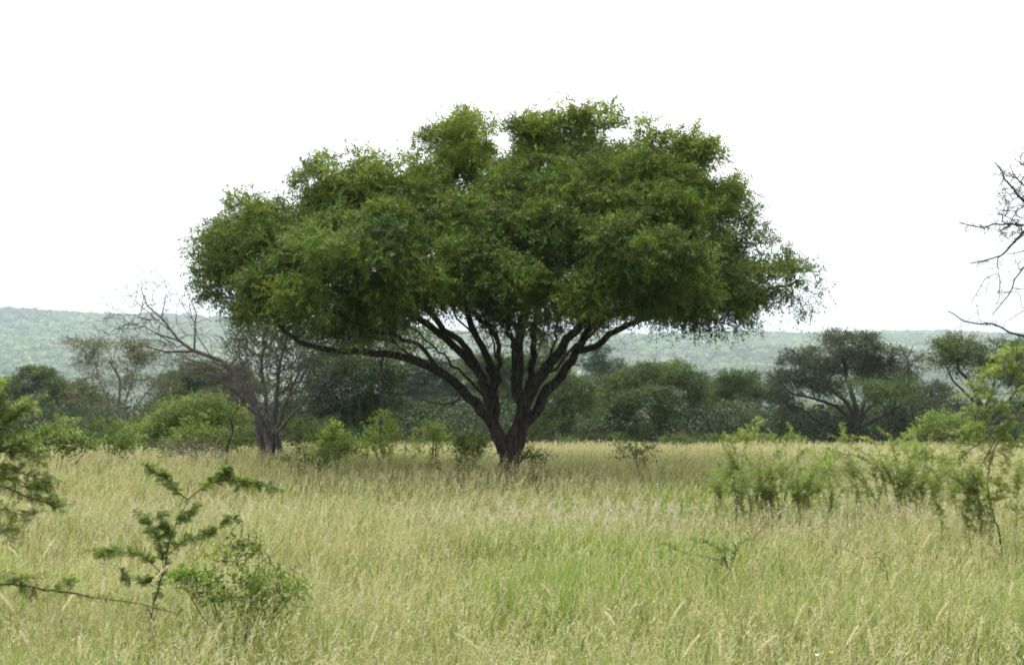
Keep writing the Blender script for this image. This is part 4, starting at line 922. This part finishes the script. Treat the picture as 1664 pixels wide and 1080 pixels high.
# ------------------------------------------------------------------ grass
def grass():
    rg = np.random.default_rng(21)
    def scatter(y0, y1, per, margin):
        a = (y1 - y0) * ((y0 + y1) * .5 * .98 + 2 * margin); n = int(a * per)
        y = np.sqrt(rg.uniform(y0 ** 2, y1 ** 2, n)); x = rg.uniform(-1, 1, n) * (y * .49 + margin)
        cl = wav(x, y, .22, 0) * .6 + wav(x, y, .75, 11) * .6
        k = rg.uniform(size=n) < np.clip(.62 + cl * (.42 + .25 * np.clip((9 - y) / 4, 0, 1)), .06, 1)
        return x[k], y[k]
    Q, Cc = [], []
    def field(x, y):
        g = .5 + .38 * wav(x, y, 1.0, 22) + .3 * wav(x, y, 4.5, 33)
        g = g + np.clip((11 - y) / 6, 0, 1) * .5 + .12 * np.clip(x / 3, -1, 1) * (y < 12) - np.clip((y - 10) / 15, 0, .38)
        return np.clip(g, 0, 1)
    GR = np.array([(.17, .26, .035), (.23, .31, .045), (.11, .18, .03), (.28, .34, .07), (.15, .25, .075)]); ST = np.array([(.45, .42, .20), (.39, .39, .16), (.50, .47, .26), (.38, .32, .17), (.35, .39, .14)])
    def blades(x, y, h, w, colr, lean, green):
        n = len(x); z = gz(x, y) - .01
        az = rg.uniform(0, 2 * np.pi, n); ln = lean * rg.uniform(.2, 1.3, n)
        d = np.stack([np.cos(az) * ln + .10, np.sin(az) * ln, np.zeros(n)], 1)
        sa = az + rg.normal(1.57, .8, n); sd = np.stack([np.cos(sa), np.sin(sa), np.zeros(n)], 1)
        B = np.stack([x, y, z], 1)
        def pt(t): 
            p = B + d * (h * t ** 2)[:, None]; p[:, 2] += h * (t - .35 * ln * t ** 2); return p
        ts = [0, .5, 1]; ws = [1, .8, .12] if green else [1, .8, .5]
        pts = [pt(np.full(n, t)) for t in ts]
        for i in range(2):
            a, b = pts[i], pts[i + 1]; wa, wb = (w * ws[i] / 2)[:, None], (w * ws[i + 1] / 2)[:, None]
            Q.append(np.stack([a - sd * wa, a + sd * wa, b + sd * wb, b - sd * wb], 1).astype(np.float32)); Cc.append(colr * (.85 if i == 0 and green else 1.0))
        return pts[2], nrm(pts[2] - pts[1])
    bands = [(3.2, 6.5, 1500, 1.2, 1.3), (6.5, 10, 1150, 1.4, 1.5), (10, 16, 700, 2, 2.1), (16, 26, 330, 3, 3.3), (26, 42, 130, 4, 5.0), (42, 80, 38, 6, 8.5)]
    for (y0, y1, per, mg, lw) in bands:
        # green leaves
        x, y = scatter(y0, y1, per * .6, mg); n = len(x); g = field(x, y)
        h = (.31 + (.16 + .08 * (y < 10)) * wav(x, y, .7, 5) + .12 * g) * rg.uniform(.55, 1.25, n); h = np.clip(h, .12, .6) * (1 + .45 * np.clip((8.5 - y) / 4, 0, 1) * (.6 + .5 * wav(x, y, .6, 40)))
        isg = rg.uniform(size=n) < .22 + .72 * g
        c = np.where(isg[:, None], GR[rg.integers(0, 5, n)], ST[rg.integers(0, 5, n)] * .8) * rg.uniform(.75, 1.25, (n, 1)) * rg.uniform(.94, 1.06, (n, 3))
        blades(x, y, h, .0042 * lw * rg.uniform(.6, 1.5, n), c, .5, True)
        # flowering stems with loose pale panicles
        x, y = scatter(y0, y1, per * .28, mg); n = len(x); g = field(x, y)
        h = (.50 + .07 * wav(x, y, 1.8, 14)) * rg.uniform(.6, 1.22, n) * (1 + .3 * np.clip((8.5 - y) / 4, 0, 1))
        c = ST[rg.integers(0, 5, n)] * rg.uniform(.8, 1.2, (n, 1)) * (1 - .22 * g[:, None]) * np.where(rg.uniform(size=n) < .45, 1, 0)[:, None] + 0
        z0 = (c.sum(1) == 0); c[z0] = (np.array([(.27, .31, .11)]) * rg.uniform(.8, 1.2, (int(z0.sum()), 1)))
        tip, td = blades(x, y, h, .0018 * lw * np.ones(n), c, .32, False)
        k = 7; hl = rg.uniform(.07, .17, n)
        t = (np.arange(k) + .5) / k
        P = tip[:, None, :] - td[:, None, :] * (hl[:, None] * (1 - t)[None, :])[:, :, None]
        A = td[:, None, :] * .8 + rg.normal(0, .38, (n, k, 3)); A[:, :, 0] += .1; A[:, :, 2] -= .15
        hc = np.array([(.50, .46, .27), (.45, .42, .21), (.54, .50, .36), (.42, .34, .24), (.43, .44, .2)])[rg.choice(5, n, p=[.3, .26, .14, .1, .2])] * rg.uniform(.8, 1.15, (n, 1))
        L_ = np.repeat(hl, k) * rg.uniform(.2, .45, n * k)
        Q.append(leafquads(P.reshape(-1, 3), A.reshape(-1, 3), rg.normal(size=(n * k, 3)), L_, .0032 * lw * rg.uniform(.5, 1.4, n * k)).astype(np.float32)); Cc.append(np.repeat(hc, k, 0))
    # scattered long blades and wiry stems that stand above the sward
    for (y0, y1, per, w, gr_) in [(4, 9, 60, .006, True), (4, 12, 40, .0032, False), (9, 16, 9, .007, True), (12, 24, 8, .006, False)]:
        x, y = scatter(y0, y1, per, 1.5); n = len(x); g = field(x, y)
        c = (GR if gr_ else ST)[rg.integers(0, 5, n)] * rg.uniform(.8, 1.25, (n, 1))
        blades(x, y, rg.uniform(.5, .85, n) * (1 + .1 * wav(x, y, .8, 3)), w * rg.uniform(.7, 1.4, n), c, .75, gr_)
    # patches of whitish fluffy heads
    for (cx, cy, sx, sy, n) in [(.9, 13.2, 1.3, .5, 200), (-4.6, 13, 1.3, .7, 80), (4.6, 13.4, 1.4, .5, 60), (-1.1, 5.3, .5, .5, 22), (-2.4, 5.3, .5, .3, 22), (1.4, 5.0, 1.5, .4, 16), (-1.9, 6.2, .3, .2, 16), (.2, 6.4, .3, .2, 10), (1.6, 6.0, .3, .2, 12)]:
        x = cx + rg.normal(0, sx, n); y = cy + rg.normal(0, sy, n); y = np.maximum(y, 3.6)
        lw = cy / 5.5
        tip, td = blades(x, y, .58 * rg.uniform(.75, 1.25, n), .002 * lw * np.ones(n), np.tile([[.42, .4, .27]], (n, 1)), .4, False)
        k = 16; t = (np.arange(k) + .5) / k
        P = tip[:, None, :] - td[:, None, :] * (.11 * (1 - t))[None, :, None] + rg.normal(0, .009, (n, k, 3))
        A = td[:, None, :] * .5 + rg.normal(0, .7, (n, k, 3))
        Q.append(leafquads(P.reshape(-1, 3), A.reshape(-1, 3), rg.normal(size=(n * k, 3)), rg.uniform(.008, .02, n * k) * (1 + lw * .3), .003 * (1 + lw * .6) * np.ones(n * k)).astype(np.float32)); Cc.append(np.tile([[.60, .56, .49]], (n * k, 1)) * rg.uniform(.8, 1.1, (n * k, 1)))
    q = np.concatenate(Q); c = np.concatenate(Cc); print('grass quads', len(q))
    o = quads('grass', q, M_GRASS, None, c)
    tag(o, 'tall straw and green savanna grass with loose pale seed heads', 'grass', kind='stuff')
grass()

# the big pale seed spikes that stand out close to the camera
def spike(x, y, h, az, ln, hl, colr, w=.009):
    """curved stem and a tapering furry head"""
    B = np.array([x, y, float(gz(x, y)) - .02])
    d = np.array([math.cos(az) * ln, math.sin(az) * ln, 0])
    st = Skel(); L = [B + d * h * t * t + np.array([0, 0, h * (t - .3 * ln * t * t)]) for t in np.linspace(0, 1, 9)]
    st.limb(L, .0022, .0016, step=.06)
    v, f = tubes(st, st.radii(tip=.001), np.ones(len(st.P), bool), 3)
    tip = L[-1]; dr = nrm(L[-1] - L[-2]); dr = nrm(dr + d * .4)
    n = 160; t = rng.uniform(0, 1, n); P = tip + dr * (hl * t)[:, None]; P[:, 2] -= hl * .2 * t * t
    rd = rng.normal(size=(n, 3)); rd = nrm(rd - dr * (rd @ dr)[:, None]); prof = np.sin(np.pi * np.clip(t * .9 + .1, 0, 1)) ** .6
    q = leafquads(P, nrm(dr * 1.1 + rd * .8), rng.normal(size=(n, 3)), (w * prof + .006) * rng.uniform(.8, 1.5, n), np.full(n, .0022))
    return v, f, q, np.tile([colr], (n, 1)) * rng.uniform(.8, 1.2, (n, 1))
M_STALK = barkmat('straw_stalk', (.30, .27, .13), (.45, .38, .2), 8, .05)
heads = [(45, 1040, 5.0), (100, 985, 5.2), (165, 960, 5.6), (245, 940, 5.4), (310, 1000, 4.9), (22, 985, 5.3), (130, 1060, 4.7), (215, 1040, 4.9), (350, 1030, 4.8), (600, 1040, 4.7), (590, 960, 6.2), (895, 960, 6.6), (1090, 1000, 5.2), (1195, 940, 6.4), (1230, 1050, 4.8), (1290, 1010, 5.0), (1330, 1000, 5.1), (1355, 960, 5.8), (1375, 1040, 4.8), (1400, 925, 6.8), (1420, 1060, 4.7), (1448, 950, 6.0), (1500, 880, 7.0), (1520, 1000, 5.3), (1615, 880, 7.2), (1590, 1030, 5.0), (1640, 960, 5.8), (1110, 1060, 4.7), (1170, 1060, 4.7), (960, 1060, 4.7), (780, 1050, 4.7), (1000, 1010, 5.0), (70, 900, 6.8), (30, 900, 6.6)]
for i, (x, y, Y) in enumerate(heads):
    p = at(x, y, Y); h = p[2] - float(gz(p[0], Y)); ln = rng.uniform(.05, .35); az = rng.choice([0.1, 0.3, -.2, 3.0, 2.8]) if rng.uniform() < .8 else rng.uniform(0, 6)
    col = [(.64, .58, .40), (.60, .53, .36), (.58, .54, .34), (.60, .50, .36)][rng.integers(0, 4)]
    h2 = h / (1 - .3 * ln)
    v, f, q, c = spike(p[0] - math.cos(az) * ln * h2, Y - math.sin(az) * ln * h2, h2, az, ln, rng.uniform(.08, .15), col, rng.uniform(.005, .009))
    t = thing('seed_spike', 'tall pale straw seed spike standing out of the foreground grass', 'grass stalk', (p[0] - math.cos(az) * ln * h2, Y, float(gz(p[0], Y))), 'pale seed spikes in the foreground grass')
    mesh('stalk', v, f, M_STALK, t)
    quads('seed_head', q, M_GRASS, t, c)
# red-brown plume
def plume():
    Y = 11.0; p = at(1224, 885, Y)
    t = thing('red_grass_plume', 'reddish brown feathery grass plume leaning right in the mid grass', 'grass plume', (p[0], Y, float(gz(p[0], Y))))
    V = []; Qs = []
    for i in range(7):
        sk = Skel(); e = at(1250 + rng.normal(4, 9), 838 + rng.normal(6, 10), Y + rng.normal(0, .05))
        sk.limb([np.array([p[0], Y, float(gz(p[0], Y))]), p + rng.normal(0, .01, 3), (p + e) / 2 + np.array([-.01, 0, .02]), e], .0022, .0012, step=.04)
        V.append(tubes(sk, sk.radii(tip=.001), np.ones(len(sk.P), bool), 3))
        P = np.array(sk.P)[-7:]; Qs.append(leafquads(np.repeat(P, 6, 0), nrm(e - p) + rng.normal(0, .35, (len(P) * 6, 3)), rng.normal(size=(len(P) * 6, 3)), rng.uniform(.015, .035, len(P) * 6), np.full(len(P) * 6, .003)))
    v, f = cat(V); mesh('stalks', v, f, M_BROWNBARK, t)
    q = np.concatenate(Qs); quads('plume_heads', q, M_GRASS, t, np.tile([[.26, .13, .09]], (len(q), 1)) * rng.uniform(.7, 1.3, (len(q), 1)))
plume()
def deadtwig():
    Y = 9.2; t = thing('fallen_twig', 'thin dead twig arching over the grass at the lower right', 'twig', ground(1400, Y))
    sk = Skel(); sk.limb([ground(1445, Y), at(1440, 925, Y), at(1425, 905, Y), at(1405, 908, Y), at(1380, 894, Y), at(1352, 886, Y)], .006, .002, step=.03, jit=.003)
    sk.limb([at(1405, 908, Y), at(1418, 900, Y), at(1432, 898, Y), at(1445, 905, Y)], .003, .002, step=.03, jit=.003)
    v, f = tubes(sk, sk.radii(tip=.0015), np.ones(len(sk.P), bool), 5); mesh('twig', v, f, M_BROWNBARK, t)
deadtwig()
def flower(x, y, Y, colr, lab, n=7, r=.011):
    p = at(x, y, Y); g0 = float(gz(p[0], Y)); t = thing('wildflower', lab, 'flower', (p[0], Y, g0))
    sk = Skel(); sk.limb([np.array([p[0] + .02, Y, g0]), (p + np.array([p[0] + .02, Y, g0])) / 2, p], .0016, .0012, step=.05)
    v, f = tubes(sk, sk.radii(tip=.001), np.ones(len(sk.P), bool), 3); mesh('stem', v, f, M_STALK, t)
    a = np.arange(n * 2) / (n * 2) * 6.283 * 2; D = np.stack([np.cos(a), np.sin(a) * .6 - .3, .5 + .3 * np.sin(a * 3)], 1)
    q = leafquads(np.repeat(p[None], n * 2, 0), D, np.tile([[0, -.4, 1.0]], (n * 2, 1)), np.full(n * 2, r), np.full(n * 2, r * .8))
    quads('petals', q, M_GRASS, t, np.tile([colr], (n * 2, 1)))
flower(1327, 1064, 4.8, (.85, .85, .82), 'tiny white wildflower at the bottom edge of the grass')
flower(1350, 1060, 4.8, (.75, .6, .08), 'tiny yellow wildflower next to the white one')
flower(1378, 930, 6.4, (.75, .6, .08), 'tiny yellow wildflower low in the right-hand grass')
# ------------------------------------------------------------------ hazy air over the whole scene
def haze():
    x, y0, y1, z0, z1 = 7000, -100, 6200, -110, 330
    V = np.array([(sx * x, y, z) for z in (z0, z1) for y in (y0, y1) for sx in (-1, 1)])
    F = np.array([(0, 2, 3, 1), (4, 5, 7, 6), (0, 1, 5, 4), (2, 6, 7, 3), (0, 4, 6, 2), (1, 3, 7, 5)])
    m, n, l = newmat('haze'); n.remove(n['Principled BSDF'])
    v = n.new('ShaderNodeVolumePrincipled'); v.inputs['Color'].default_value = (.78, .92, 1, 1)
    v.inputs['Density'].default_value = HAZE; v.inputs['Anisotropy'].default_value = 0.1
    l.new(v.outputs[0], n['Material Output'].inputs['Volume'])
    o = mesh('haze', V, F, m, smooth=False); tag(o, 'pale bluish haze filling the air over the valley', 'haze', kind='stuff')
HAZE = 0.00023
haze()
